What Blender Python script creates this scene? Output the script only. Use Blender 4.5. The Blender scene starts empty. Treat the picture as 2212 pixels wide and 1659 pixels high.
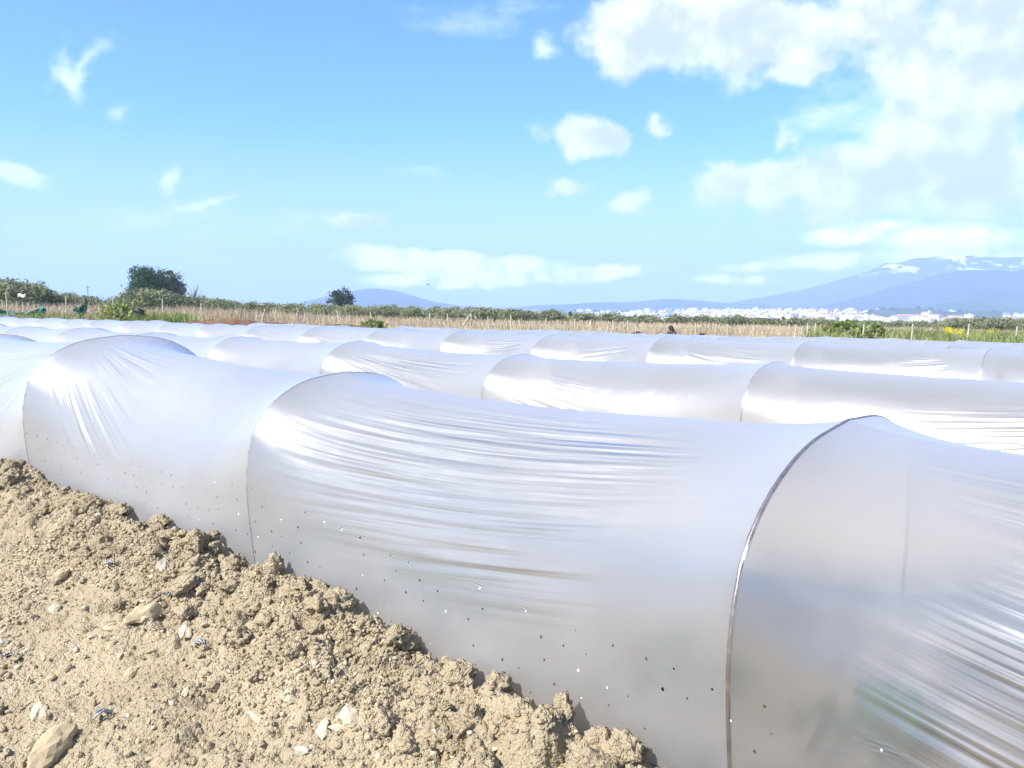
import bpy, math, random
import numpy as np
from mathutils import Vector, Matrix
R = math.radians
random.seed(7); rng = np.random.default_rng(11)
SC = bpy.context.scene
COL = SC.collection

# ------------------------------------------------------------------ camera
HC = 1.2; PITCH = 6.0; FPX = 1703.0
cam = bpy.data.cameras.new('camera'); cam.sensor_width = 36; cam.lens = 36*FPX/2212
cam.clip_start = 0.05; cam.clip_end = 40000
camo = bpy.data.objects.new('camera', cam); COL.objects.link(camo)
camo.location = (0, 0, HC); camo.rotation_euler = (R(90-PITCH), 0, 0)
SC.camera = camo

# ------------------------------------------------------------------ light
SUN_H, SUN_E = 238.0, 46.0            # compass heading of the sun (0 = view direction, clockwise) and elevation
EXPOSURE = 1.27
SUN_S, SKY_S = 4.2, 0.12
sd = Vector((math.sin(R(SUN_H))*math.cos(R(SUN_E)), math.cos(R(SUN_H))*math.cos(R(SUN_E)), math.sin(R(SUN_E))))
sun = bpy.data.lights.new('sun', 'SUN'); sun.energy = SUN_S; sun.angle = R(0.53); sun.color = (1, .955, .88)
suno = bpy.data.objects.new('sun', sun); COL.objects.link(suno)
suno.rotation_euler = sd.to_track_quat('Z', 'Y').to_euler(); suno.location = (-20, -20, 40)
SC.view_settings.view_transform = 'Standard'; SC.view_settings.look = 'None'
SC.view_settings.exposure = EXPOSURE; SC.view_settings.gamma = 1; SC.view_settings.use_curve_mapping = False
SC.render.engine = 'CYCLES'
SC.cycles.use_denoising = True; SC.cycles.use_adaptive_sampling = True; SC.cycles.adaptive_threshold = .02
SC.cycles.max_bounces = 10; SC.cycles.transparent_max_bounces = 24; SC.cycles.diffuse_bounces = 4
SC.cycles.volume_bounces = 2; SC.cycles.sample_clamp_indirect = 6
SC.cycles.caustics_reflective = False; SC.cycles.caustics_refractive = False

# ------------------------------------------------------------------ node helper
class NT:
    def __init__(s, tree): s.t = tree; s.n = tree.nodes; s.l = tree.links
    def new(s, typ, ins=None, **kw):
        nd = s.n.new(typ)
        for k, v in kw.items(): setattr(nd, k, v)
        if ins:
            for k, v in ins.items(): s.set(nd.inputs[k], v)
        return nd
    def set(s, sock, v):
        if hasattr(v, 'is_output'): s.l.new(v, sock)
        else: sock.default_value = v
    def m(s, op, a, b=None, c=None, clamp=False):
        nd = s.n.new('ShaderNodeMath'); nd.operation = op; nd.use_clamp = clamp
        for i, v in enumerate((a, b, c)):
            if v is not None: s.set(nd.inputs[i], v)
        return nd.outputs[0]
    def noise(s, vec, scale, detail=3, rough=.5, dist=0.0, dims='3D'):
        nd = s.new('ShaderNodeTexNoise', {'Scale': scale, 'Detail': detail, 'Roughness': rough, 'Distortion': dist}, noise_dimensions=dims)
        if vec is not None: s.l.new(vec, nd.inputs['Vector'])
        return nd.outputs['Fac']
    def ramp(s, fac, stops, interp='LINEAR'):
        nd = s.n.new('ShaderNodeValToRGB'); cr = nd.color_ramp; cr.interpolation = interp
        while len(cr.elements) > 1: cr.elements.remove(cr.elements[-1])
        cr.elements[0].position = stops[0][0]; cr.elements[0].color = (*stops[0][1], 1)
        for p, c in stops[1:]:
            e = cr.elements.new(p); e.color = (*c, 1)
        s.set(nd.inputs[0], fac); return nd.outputs[0]
    def mix(s, f, a, b):
        nd = s.n.new('ShaderNodeMix'); nd.data_type = 'RGBA'
        s.set(nd.inputs[0], f)
        for i, v in ((6, a), (7, b)):
            s.set(nd.inputs[i], v if hasattr(v, 'is_output') else (*v, 1))
        return nd.outputs[2]
    def maprange(s, v, a, b, c=0., d=1., smooth=True):
        nd = s.n.new('ShaderNodeMapRange'); nd.interpolation_type = 'SMOOTHSTEP' if smooth else 'LINEAR'; nd.clamp = True
        for i, x in enumerate((v, a, b, c, d)): s.set(nd.inputs[i], x)
        return nd.outputs[0]
    def xyz(s, x, y, z):
        nd = s.n.new('ShaderNodeCombineXYZ')
        for i, v in enumerate((x, y, z)): s.set(nd.inputs[i], v)
        return nd.outputs[0]

def ray(u, v):
    x = (u-1106)/FPX; y = (829.5-v)/FPX; P = R(PITCH)
    return np.array([x, math.cos(P)+y*math.sin(P), -math.sin(P)+y*math.cos(P)])
def azel(u, v):
    r = ray(u, v); return math.degrees(math.atan2(r[0], r[1])), math.degrees(math.atan2(r[2], math.hypot(r[0], r[1])))
def at_y(u, v, y):
    r = ray(u, v); t = y/r[1]; return r*t + np.array([0, 0, HC])
def x_at(u, y, v=690):
    r = ray(u, v); return r[0]/r[1]*y

# ------------------------------------------------------------------ sky
W = bpy.data.worlds.new('World'); SC.world = W; W.use_nodes = True
def build_sky():
    T = NT(W.node_tree); T.n.clear()
    out = T.new('ShaderNodeOutputWorld'); bg = T.new('ShaderNodeBackground', {'Strength': SKY_S})
    T.l.new(bg.outputs[0], out.inputs[0])
    sky = T.new('ShaderNodeTexSky', sky_type='NISHITA', sun_disc=False, sun_elevation=R(SUN_E), sun_rotation=R(SUN_H),
                altitude=120, air_density=1.0, dust_density=.6, ozone_density=1.6)
    tc = T.new('ShaderNodeTexCoord'); sep = T.new('ShaderNodeSeparateXYZ'); D = tc.outputs['Generated']
    T.l.new(D, sep.inputs[0]); dx, dy, dz = sep.outputs
    X = T.m('MULTIPLY', T.m('ARCTAN2', dx, dy), 57.2958)
    Y = T.m('MULTIPLY', T.m('ARCSINE', dz), 57.2958)
    P = T.xyz(X, Y, 0.)
    # domain warp
    w1 = T.new('ShaderNodeTexNoise', {'Scale': .16, 'Detail': 3, 'Roughness': .55}); T.l.new(P, w1.inputs['Vector'])
    w2 = T.new('ShaderNodeTexNoise', {'Scale': .55, 'Detail': 4, 'Roughness': .6}); T.l.new(P, w2.inputs['Vector'])
    s1 = T.new('ShaderNodeSeparateColor'); T.l.new(w1.outputs['Color'], s1.inputs[0])
    s2 = T.new('ShaderNodeSeparateColor'); T.l.new(w2.outputs['Color'], s2.inputs[0])
    def warp(base, a, b, k1, k2):
        o = T.m('ADD', base, T.m('MULTIPLY', T.m('SUBTRACT', a, .5), k1))
        return T.m('ADD', o, T.m('MULTIPLY', T.m('SUBTRACT', b, .5), k2))
    XW = warp(X, s1.outputs[0], s2.outputs[0], 4.5, 2.2); YW = warp(Y, s1.outputs[1], s2.outputs[1], 2.6, 1.5)
    def blob(xx, yy, c):
        u, v, ru, rv, rot, amp = c
        a, e = azel(u, v); ra = ru/FPX*57.3*math.cos(R(a))**1.6; re = rv/FPX*57.3*math.cos(R(a))
        ddx = T.m('SUBTRACT', xx, a); ddy = T.m('SUBTRACT', yy, e)
        if rot:
            cs, sn = math.cos(R(rot)), math.sin(R(rot))
            nx = T.m('ADD', T.m('MULTIPLY', ddx, cs), T.m('MULTIPLY', ddy, sn))
            ny = T.m('SUBTRACT', T.m('MULTIPLY', ddy, cs), T.m('MULTIPLY', ddx, sn)); ddx, ddy = nx, ny
        q = T.m('SQRT', T.m('ADD', T.m('POWER', T.m('MULTIPLY', ddx, 1/ra), 2), T.m('POWER', T.m('MULTIPLY', ddy, 1/re), 2)))
        return T.m('MULTIPLY', T.m('SUBTRACT', 1., q), amp)
    def union(xx, yy, lst):
        o = None
        for c in lst:
            b = blob(xx, yy, c); o = b if o is None else T.m('SMOOTH_MAX', o, b, .18)
        return o
    cum = [(1420, 60, 190, 105, 0, 1.2), (1640, 70, 260, 110, -8, 1.1), (1740, 150, 130, 50, 0, .8), (1900, 60, 180, 150, 0, .8), (2110, 190, 230, 170, 30, 1.15), (2150, 40, 190, 110, 0, 1.05), (2040, 240, 180, 130, 20, 1.), (1990, 120, 120, 110, 0, .8), (2050, 350, 220, 120, 0, 1.),
           (2130, 300, 150, 80, 20, .9), (1250, 292, 100, 46, -8, 1.), (1310, 315, 55, 28, -10, .8), (1422, 262, 36, 36, 40, .75),
           (1680, 312, 36, 28, 20, .5), (1660, 395, 200, 62, 4, 1.1), (1900, 390, 260, 85, 6, 1.2), (2130, 400, 210, 110, 0, 1.2),
           (1820, 460, 240, 40, 0, .75), (775, 476, 80, 19, 4, .9), (1230, 408, 66, 28, 0, .55), (1350, 442, 48, 26, 20, .55),
           (1690, 170, 0.8*90, 30, 0, .6)]
    low = [(800, 553, 75, 32, 0, 1.25), (880, 560, 90, 28, 0, 1.25), (970, 568, 130, 26, 0, 1.1), (1090, 574, 140, 25, 0, 1.05), (1000, 604, 210, 18, 0, .9), (1260, 592, 180, 20, 5, 1.),
           (1850, 503, 120, 22, 4, .7), (2080, 520, 190, 36, 0, .75), (1640, 574, 90, 12, 0, .6), (1880, 560, 220, 20, 0, .7), (1590, 600, 110, 12, 0, .5), (2100, 556, 200, 26, 0, .7)]
    cir = [(145, 165, 42, 70, 25, .75), (185, 135, 110, 26, 48, .5), (115, 130, 18, 70, -20, .4), (30, 368, 90, 22, -12, .85), (368, 383, 46, 34, 35, .75), (440, 438, 110, 15, 18, .65), (330, 470, 180, 40, 8, .4),
           (640, 468, 70, 16, 0, .4), (1180, 100, 36, 30, 40, .6), (260, 250, 40, 14, 50, .3), (1060, 20, 160, 50, 10, .35), (1790, 260, 150, 60, 25, .45), (900, 380, 60, 16, 0, .2),
           (240, 545, 300, 24, 0, .35), (520, 500, 180, 30, 8, .25), (150, 585, 240, 8, 0, .4), (1900, 300, 200, 120, 0, .35)]
    nA = T.noise(P, .24, 8, .56)
    nB = T.noise(T.xyz(T.m('MULTIPLY', X, .35), T.m('MULTIPLY', Y, .9), 3.), .9, 6, .6)
    U = union(XW, YW, cum)
    L = union(T.m('ADD', X, T.m('MULTIPLY', T.m('SUBTRACT', XW, X), .6)), T.m('ADD', Y, T.m('MULTIPLY', T.m('SUBTRACT', YW, Y), .38)), low)
    C = union(XW, YW, cir)
    # clouds on the rest of the sky, where the frame does not reach
    away = T.m('MAXIMUM', T.maprange(T.m('ABSOLUTE', X), 40, 55), T.maprange(Y, 30, 42))
    gen = T.m('MULTIPLY', away, T.m('MULTIPLY', T.m('SUBTRACT', T.noise(D, 2.6, 6, .55), .5), 3.2))
    gen = T.m('ADD', gen, T.m('MULTIPLY', T.m('SUBTRACT', away, 1.), .5))
    U = T.m('MAXIMUM', U, gen)
    fa = T.m('SUBTRACT', nA, .5)
    dU = T.maprange(T.m('ADD', U, T.m('MULTIPLY', fa, 1.5)), -.04, .48)
    dL = T.maprange(T.m('ADD', L, T.m('MULTIPLY', fa, 1.1)), -.16, .42)
    dC = T.m('MULTIPLY', T.maprange(T.m('ADD', C, T.m('MULTIPLY', T.m('SUBTRACT', nB, .5), .9)), -.05, .75), .8)
    nS = T.noise(T.xyz(T.m('SUBTRACT', X, 1.0), T.m('ADD', Y, 1.4), 0.), .24, 4, .5)
    lit = T.maprange(T.m('ADD', T.m('MULTIPLY', T.m('SUBTRACT', nA, nS), 1.3), T.m('MULTIPLY', U, -.26)), -.36, .04)
    lift = T.noise(P, .13, 3, .5)
    shade = T.m('MULTIPLY', lit, T.maprange(lift, .3, .55, .55, 1.))
    ccol = T.mix(shade, (2.75, 3.05, 3.7), (4.4, 4.55, 4.7))
    sk = T.new('ShaderNodeVectorMath', operation='MULTIPLY'); T.l.new(sky.outputs[0], sk.inputs[0]); sk.inputs[1].default_value = SKYTINT
    base = sk.outputs[0]
    base = T.mix(T.m('MULTIPLY', T.maprange(T.m('ABSOLUTE', Y), 13., 0.), .62), base, (3.1, 3.4, 4.4))     # thin veil low down
    o = T.mix(T.m('MULTIPLY', dC, .85), base, (5.0, 5.4, 5.7))
    o = T.mix(T.m('MULTIPLY', dU, .93), o, ccol)
    lowc = T.mix(T.maprange(T.m('SUBTRACT', nA, nS), -.12, .03), (4.8, 5.1, 5.7), (9.5, 9.3, 9.))
    o = T.mix(T.m('MULTIPLY', dL, .9), o, lowc)
    T.l.new(o, bg.inputs[0])
SKYTINT = (.27, .60, .98)
build_sky()

# ------------------------------------------------------------------ mesh helpers
def mesh_obj(name, V, F, mat, parent=None, smooth=True, attrs=None):
    me = bpy.data.meshes.new(name)
    V = np.asarray(V, np.float32)
    if isinstance(F, np.ndarray):
        n, k = F.shape
        me.vertices.add(len(V)); me.vertices.foreach_set('co', V.ravel())
        me.loops.add(n*k); me.loops.foreach_set('vertex_index', F.astype(np.int32).ravel())
        me.polygons.add(n); me.polygons.foreach_set('loop_start', np.arange(0, n*k, k, dtype=np.int32))
        me.update(calc_edges=True)
    else:
        me.from_pydata([tuple(v) for v in V], [], F); me.update()
    if smooth: me.polygons.foreach_set('use_smooth', np.ones(len(me.polygons), bool))
    if attrs:
        for k, a in attrs.items():
            at = me.attributes.new(k, 'FLOAT', 'POINT'); at.data.foreach_set('value', np.asarray(a, np.float32).ravel())
    if mat: me.materials.append(mat)
    o = bpy.data.objects.new(name, me); COL.objects.link(o)
    if parent is not None: o.parent = parent
    return o
def grid_faces(nu, nv, off=0):
    i = np.arange(nu-1)[:, None]*nv + np.arange(nv-1)[None, :] + off
    return np.stack([i, i+nv, i+nv+1, i+1], -1).reshape(-1, 4)
def tag(o, label=None, cat=None, group=None, kind=None):
    if label: o['label'] = label
    if cat: o['category'] = cat
    if group: o['group'] = group
    if kind: o['kind'] = kind
    return o
def empty(name, loc, rz=0.0, sc=1.0):
    o = bpy.data.objects.new(name, None); COL.objects.link(o)
    o.location = loc; o.rotation_euler = (0, 0, rz); o.scale = (sc, sc, sc) if not hasattr(sc, '__len__') else sc
    o.empty_display_size = .1
    return o
def copy_tree(o, parent=None):
    c = o.copy(); COL.objects.link(c); c.parent = parent
    for ch in KIDS.get(o.name, []): copy_tree(ch, c)
    return c
KIDS = {}
def kid(parent, o): KIDS.setdefault(parent.name, []).append(o); return o
def tube(pts, rad, n=8, cap=True):
    """rad scalar or list; returns verts, faces (quads as tuples)"""
    pts = [Vector(p) for p in pts]; m = len(pts)
    rad = [rad]*m if not hasattr(rad, '__len__') else rad
    V, Fc = [], []
    t0 = (pts[1]-pts[0]).normalized()
    ref = Vector((0, 0, 1)) if abs(t0.z) < .9 else Vector((1, 0, 0))
    for i in range(m):
        t = (pts[min(i+1, m-1)]-pts[max(i-1, 0)]).normalized()
        a = t.cross(ref)
        if a.length < 1e-4: a = t.cross(Vector((0, 1, 0)))
        a.normalize(); b = a.cross(t)
        ref = b
        for k in range(n):
            an = 2*math.pi*k/n
            V.append(pts[i]+(a*math.cos(an)+b*math.sin(an))*rad[i])
    for i in range(m-1):
        for k in range(n):
            Fc.append((i*n+k, i*n+(k+1) % n, (i+1)*n+(k+1) % n, (i+1)*n+k))
    if cap:
        Fc.append(tuple(range(n-1, -1, -1))); Fc.append(tuple((m-1)*n+k for k in range(n)))
    return V, Fc
class MB:
    def __init__(s): s.V = []; s.F = []
    def add(s, V, F, M=None):
        o = len(s.V)
        s.V += [tuple(M @ Vector(v)) if M else tuple(v) for v in V]; s.F += [tuple(i+o for i in f) for f in F]; return s
    def box(s, c, d, M=None):
        x, y, z = c; a, b, e = (q/2 for q in d)
        V = [(x+i*a, y+j*b, z+k*e) for i in (-1, 1) for j in (-1, 1) for k in (-1, 1)]
        return s.add(V, [(0, 1, 3, 2), (4, 6, 7, 5), (0, 4, 5, 1), (2, 3, 7, 6), (0, 2, 6, 4), (1, 5, 7, 3)], M)
    def tube(s, pts, r, n=8): V, F = tube(pts, r, n); return s.add(V, F)
    def build(s, name, mat, parent=None, smooth=False): return mesh_obj(name, s.V, s.F, mat, parent, smooth)

# ------------------------------------------------------------------ numpy noise
def _h(ix, iy, iz, seed):
    n = (ix.astype(np.int64)*374761393 + iy.astype(np.int64)*668265263 + iz.astype(np.int64)*1274126177 + seed*974634777) & 0xffffffff
    n = ((n ^ (n >> 13))*1274126177) & 0xffffffff
    n = ((n ^ (n >> 16))*2246822519) & 0xffffffff
    return ((n ^ (n >> 15)) & 0xffffff)/float(0xffffff)
def vnoise(x, y, z=None, seed=0):
    x = np.asarray(x, float); y = np.asarray(y, float); z = np.zeros_like(x) if z is None else np.asarray(z, float)
    ix, iy, iz = np.floor(x), np.floor(y), np.floor(z); fx, fy, fz = x-ix, y-iy, z-iz
    fx, fy, fz = (f*f*f*(f*(f*6-15)+10) for f in (fx, fy, fz))
    o = 0
    for a in (0, 1):
        for b in (0, 1):
            for c in (0, 1):
                w = (fx if a else 1-fx)*(fy if b else 1-fy)*(fz if c else 1-fz)
                o = o + w*_h(ix+a, iy+b, iz+c, seed)
    return o*2-1
def fbm(x, y, z=None, oct=4, gain=.5, seed=0):
    o = 0; a = 1; f = 1; n = 0
    for k in range(oct):
        o = o + a*vnoise(np.asarray(x)*f, np.asarray(y)*f, None if z is None else np.asarray(z)*f, seed+k*17); n += a; a *= gain; f *= 2.03
    return o/n
def worley(x, y, seed=0, jit=.9):
    """distance to the nearest cell point, that cell's random number"""
    ix, iy = np.floor(x), np.floor(y); best = np.full(x.shape, 9.); idv = np.zeros(x.shape); z = np.zeros_like(ix)
    for a in (-1, 0, 1):
        for b in (-1, 0, 1):
            cx, cy = ix+a, iy+b
            px = cx+.5+(_h(cx, cy, z, seed)-.5)*jit; py = cy+.5+(_h(cx, cy, z+1, seed)-.5)*jit
            d = np.hypot(x-px, y-py); r = _h(cx, cy, z+2, seed)
            m = d < best; best = np.where(m, d, best); idv = np.where(m, r, idv)
    return best, idv

# ------------------------------------------------------------------ materials
def new_mat(name):
    m = bpy.data.materials.new(name); m.use_nodes = True; T = NT(m.node_tree); T.n.clear()
    out = T.new('ShaderNodeOutputMaterial'); return m, T, out
def pbsdf(T, out, col, rough=.9, bump=None, spec=.2, metal=0.0, bd=.01, bs=1.0):
    b = T.new('ShaderNodeBsdfPrincipled', {'Roughness': rough, 'Specular IOR Level': spec, 'Metallic': metal})
    T.set(b.inputs['Base Color'], col if hasattr(col, 'is_output') else (*col, 1))
    if bump is not None:
        bm = T.new('ShaderNodeBump', {'Height': bump, 'Distance': bd, 'Strength': bs}); T.l.new(bm.outputs[0], b.inputs['Normal'])
    T.l.new(b.outputs[0], out.inputs[0]); return b
def mat_soil(name, c1, c2, c3, sc=1.0, bd=.004, crumb=0):
    m, T, out = new_mat(name); P = T.new('ShaderNodeNewGeometry').outputs['Position']
    n1 = T.noise(P, 3.2*sc, 6, .6); n2 = T.noise(P, 60*sc, 4, .65); n3 = T.noise(P, 260*sc, 3, .6)
    col = T.mix(T.maprange(n1, .32, .68), c1, c2)
    col = T.mix(T.m('MULTIPLY', T.maprange(n2, .5, .75), .55), col, c3)
    col = T.mix(T.m('MULTIPLY', T.maprange(n3, .45, .3), .35), col, tuple(q*.62 for q in c1))
    bump = T.m('ADD', T.m('MULTIPLY', n2, 1.0), T.m('MULTIPLY', n3, .55))
    if crumb:
        for k_, a_ in ((105., 1.5), (210., .85)):
            vo = T.new('ShaderNodeTexVoronoi', {'Scale': k_, 'Randomness': 1.}); vo.feature = 'SMOOTH_F1'; T.set(vo.inputs['Smoothness'], .25); T.l.new(P, vo.inputs['Vector'])
            bump = T.m('SUBTRACT', bump, T.m('MULTIPLY', vo.outputs['Distance'], a_*crumb))
    pbsdf(T, out, col, .95, bump, .12, bd=bd); return m
SOIL = mat_soil('soil', (.385, .312, .202), (.32, .255, .16), (.475, .40, .275), bd=.0042, crumb=1.)
SOIL_IN = mat_soil('bed_soil', (.54, .41, .27), (.35, .26, .165), (.60, .48, .35), 1.6)
STONE = mat_soil('stone', (.42, .335, .205), (.36, .28, .17), (.50, .42, .28), 1.3, .0012)
STONE_PALE = mat_soil('pale_stone', (.50, .42, .29), (.44, .36, .24), (.58, .51, .38), 1.3, .001)
STONE_GREY = mat_soil('grey_stone', (.42, .375, .29), (.36, .32, .25), (.49, .45, .37), 1.3, .001)
BROWN = mat_soil('brown_earth', (.16, .085, .05), (.22, .13, .08), (.28, .19, .13), .5, .03)
def mat_simple(name, c, rough=.6, var=.25, sc=8, metal=0., spec=.3):
    m, T, out = new_mat(name); P = T.new('ShaderNodeTexCoord').outputs['Object']
    n = T.noise(P, sc, 5, .6)
    col = T.mix(T.maprange(n, .3, .7), tuple(q*(1-var) for q in c), tuple(min(1, q*(1+var)) for q in c))
    pbsdf(T, out, col, rough, n, spec, metal, bd=.002); return m
def mat_leaf(name, a, b, c=None, trans=.25):
    m, T, out = new_mat(name)
    at = T.new('ShaderNodeAttribute', attribute_name='tone').outputs['Fac']
    oi = T.new('ShaderNodeObjectInfo').outputs['Random']
    f = T.m('ADD', T.m('MULTIPLY', at, .75), T.m('MULTIPLY', oi, .25))
    col = T.ramp(f, [(0, a), (.6, b), (1, c or b)])
    d = T.new('ShaderNodeBsdfDiffuse', {'Color': col}); t = T.new('ShaderNodeBsdfTranslucent', {'Color': col})
    mx = T.new('ShaderNodeMixShader', {0: trans}); T.l.new(d.outputs[0], mx.inputs[1]); T.l.new(t.outputs[0], mx.inputs[2])
    T.l.new(mx.outputs[0], out.inputs[0]); return m
OLIVE = mat_leaf('olive_leaves', (.13, .15, .08), (.26, .275, .155), (.38, .385, .25))
PINE = mat_leaf('pine_needles', (.035, .07, .025), (.075, .13, .045), (.12, .18, .07))
EUCA = mat_leaf('grey_green_leaves', (.06, .085, .055), (.12, .15, .10), (.2, .23, .17))
DARKLEAF = mat_leaf('dark_leaves', (.03, .05, .03), (.06, .085, .045), (.11, .14, .08))
WEED = mat_leaf('weed_leaves', (.13, .16, .05), (.24, .28, .10), (.38, .38, .17), .3)
STRAW = mat_leaf('dry_grass', (.36, .28, .18), (.55, .45, .31), (.70, .60, .46), .3)
YELLOW = mat_leaf('yellow_flowers', (.6, .5, .03), (.75, .6, .04))
SEED = mat_leaf('melon_leaves', (.05, .13, .03), (.09, .22, .06), (.14, .3, .09), .3)
BARK = mat_simple('bark', (.16, .12, .09), .9, .35, 12)
POST = mat_simple('concrete_post', (.42, .38, .31), .85, .2, 6)
DARKPOST = mat_simple('dark_metal', (.06, .065, .06), .6, .3, 6)
WIRE = mat_simple('wire', (.35, .34, .32), .4, .2, 6, .8)
HOOP = mat_simple('hoop_metal', (.30, .25, .225), .42, .22, 30, .75, .5)
BLACKP = mat_simple('black_plastic', (.02, .02, .022), .45, .4, 3)
GREENNET = mat_simple('green_net', (.03, .16, .11), .8, .3, 5)
GREYPL = mat_simple('grey_plastic', (.30, .295, .285), .4, .5, 60)

def mat_film():
    m, T, out = new_mat('plastic_film'); m.displacement_method = 'BUMP'
    q = T.new('ShaderNodeAttribute', attribute_name='wr_q').outputs['Fac']
    a = T.new('ShaderNodeAttribute', attribute_name='wr_a').outputs['Fac']
    l = T.new('ShaderNodeAttribute', attribute_name='wr_l').outputs['Fac']
    hs = T.new('ShaderNodeAttribute', attribute_name='arc_s').outputs['Fac']
    ht = T.new('ShaderNodeAttribute', attribute_name='arc_t').outputs['Fac']
    P = T.new('ShaderNodeTexCoord').outputs['Object']
    n1 = T.noise(T.xyz(T.m('MULTIPLY', q, 40.), T.m('MULTIPLY', l, 2.0), 0.), 1., 1, .4)
    n2 = T.noise(T.xyz(T.m('MULTIPLY', q, 95.), T.m('MULTIPLY', l, 3.2), 4.), 1., 1, .4)
    n0 = T.noise(P, 3.0, 2, .5)
    # perforation: rows of small holes low on the sides; each cell of the pattern carries one hole
    def holes(rowpos, seed):
        pass
    su = T.m('DIVIDE', hs, .118); cu = T.m('FLOOR', su)
    tv = T.m('DIVIDE', T.m('SUBTRACT', ht, .37), .062); cv = T.m('FLOOR', tv)
    su2 = T.m('ADD', su, T.m('MULTIPLY', cv, .37)); cu2 = T.m('FLOOR', su2)
    wn = T.new('ShaderNodeTexWhiteNoise', noise_dimensions='2D'); T.l.new(T.xyz(cu2, cv, 0.), wn.inputs['Vector'])
    sc_ = T.new('ShaderNodeSeparateColor'); T.l.new(wn.outputs['Color'], sc_.inputs[0])
    fx = T.m('SUBTRACT', T.m('SUBTRACT', T.m('SUBTRACT', su2, cu2), .5), T.m('MULTIPLY', T.m('SUBTRACT', sc_.outputs[0], .5), .5))
    fy = T.m('SUBTRACT', T.m('SUBTRACT', T.m('SUBTRACT', tv, cv), .5), T.m('MULTIPLY', T.m('SUBTRACT', sc_.outputs[1], .5), .36))
    hx = T.m('MULTIPLY', fx, .118); hy = T.m('MULTIPLY', fy, .062)
    r = T.m('SQRT', T.m('ADD', T.m('POWER', hx, 2), T.m('POWER', hy, 2)))
    band = T.m('MULTIPLY', T.m('GREATER_THAN', cv, -5.5), T.m('LESS_THAN', cv, -.5 + 1))
    some = T.m('GREATER_THAN', sc_.outputs[2], .30)
    on = T.m('MULTIPLY', band, some)
    open_r = T.m('MULTIPLY', T.m('GREATER_THAN', sc_.outputs[2], .42), T.m('ADD', .0026, T.m('MULTIPLY', sc_.outputs[0], .0028)))
    hole = T.m('MULTIPLY', on, T.m('LESS_THAN', r, open_r))
    flap = T.m('MULTIPLY', on, T.m('LESS_THAN', T.m('SQRT', T.m('ADD', T.m('POWER', T.m('SUBTRACT', hx, .003), 2), T.m('POWER', T.m('ADD', hy, .003), 2))), T.m('MULTIPLY', T.m('LESS_THAN', sc_.outputs[2], .45), T.m('ADD', .0016, T.m('MULTIPLY', sc_.outputs[1], .0022)))))
    pucker = T.m('MULTIPLY', on, T.m('MULTIPLY', T.m('EXPONENT', T.m('MULTIPLY', T.m('ADD', T.m('POWER', hx, 2), T.m('MULTIPLY', T.m('POWER', hy, 2), 6.)), -900.)), T.m('COSINE', T.m('MULTIPLY', hy, 560.))))
    h = T.m('ADD', T.m('MULTIPLY', T.m('SUBTRACT', n1, .5), T.m('MULTIPLY', a, .064)), T.m('MULTIPLY', T.m('SUBTRACT', n2, .5), T.m('MULTIPLY', a, .017)))
    h = T.m('ADD', h, T.m('MULTIPLY', T.m('SUBTRACT', n0, .5), .010))
    h = T.m('ADD', h, T.m('MULTIPLY', pucker, T.m('ADD', .00012, T.m('MULTIPLY', a, .0030))))
    bm = T.new('ShaderNodeBump', {'Height': h, 'Distance': 1.0, 'Strength': 1.0}); N = bm.outputs[0]
    dust = T.noise(P, 1.3, 5, .6)
    white = T.mix(T.maprange(dust, .35, .7), (.85, .855, .86), (.79, .785, .77))
    mud = T.m('MULTIPLY', T.maprange(T.m('ADD', ht, T.m('MULTIPLY', T.m('SUBTRACT', T.noise(P, 14., 5, .65), .5), .22)), .17, .05), .5)
    white = T.mix(mud, white, (.42, .33, .2))
    dif = T.new('ShaderNodeBsdfDiffuse', {'Color': white}); T.l.new(N, dif.inputs['Normal'])
    trl = T.new('ShaderNodeBsdfTranslucent', {'Color': (.91, .913, .915, 1)}); T.l.new(N, trl.inputs['Normal'])
    tr = T.new('ShaderNodeBsdfTransparent', {'Color': (.96, .96, .96, 1)})
    rf = T.new('ShaderNodeBsdfRefraction', {'Color': (.95, .95, .95, 1), 'Roughness': .5, 'IOR': 1.11})
    mxr = T.new('ShaderNodeMixShader', {0: .76}); T.l.new(tr.outputs[0], mxr.inputs[1]); T.l.new(rf.outputs[0], mxr.inputs[2])
    gl = T.new('ShaderNodeBsdfGlossy', {'Color': (.95, .96, 1, 1), 'Roughness': .31}); T.l.new(N, gl.inputs['Normal'])
    gb = T.new('ShaderNodeBsdfGlossy', {'Color': (1, 1, 1, 1), 'Roughness': .42}); T.l.new(N, gb.inputs['Normal'])
    mx1 = T.new('ShaderNodeMixShader', {0: .63}); T.l.new(dif.outputs[0], mx1.inputs[1]); T.l.new(trl.outputs[0], mx1.inputs[2])
    fac = T.new('ShaderNodeLayerWeight', {'Blend': .5}).outputs['Facing']
    see = T.m('MULTIPLY', T.m('MULTIPLY', T.m('SUBTRACT', 1., fac), FILM_CLEAR), T.m('SUBTRACT', 1., mud))
    mx2 = T.new('ShaderNodeMixShader', {0: see}); T.l.new(mx1.outputs[0], mx2.inputs[1]); T.l.new(mxr.outputs[0], mx2.inputs[2])
    mxb = T.new('ShaderNodeMixShader', {0: .08}); T.l.new(mx2.outputs[0], mxb.inputs[1]); T.l.new(gb.outputs[0], mxb.inputs[2])
    fr = T.new('ShaderNodeFresnel', {'IOR': 1.5}); T.l.new(N, fr.inputs['Normal'])
    mx3 = T.new('ShaderNodeMixShader', {0: T.m('ADD', T.m('MULTIPLY', fr.outputs[0], .78), .02, clamp=True)}); T.l.new(mxb.outputs[0], mx3.inputs[1]); T.l.new(gl.outputs[0], mx3.inputs[2])
    hol = T.new('ShaderNodeBsdfTransparent')
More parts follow.
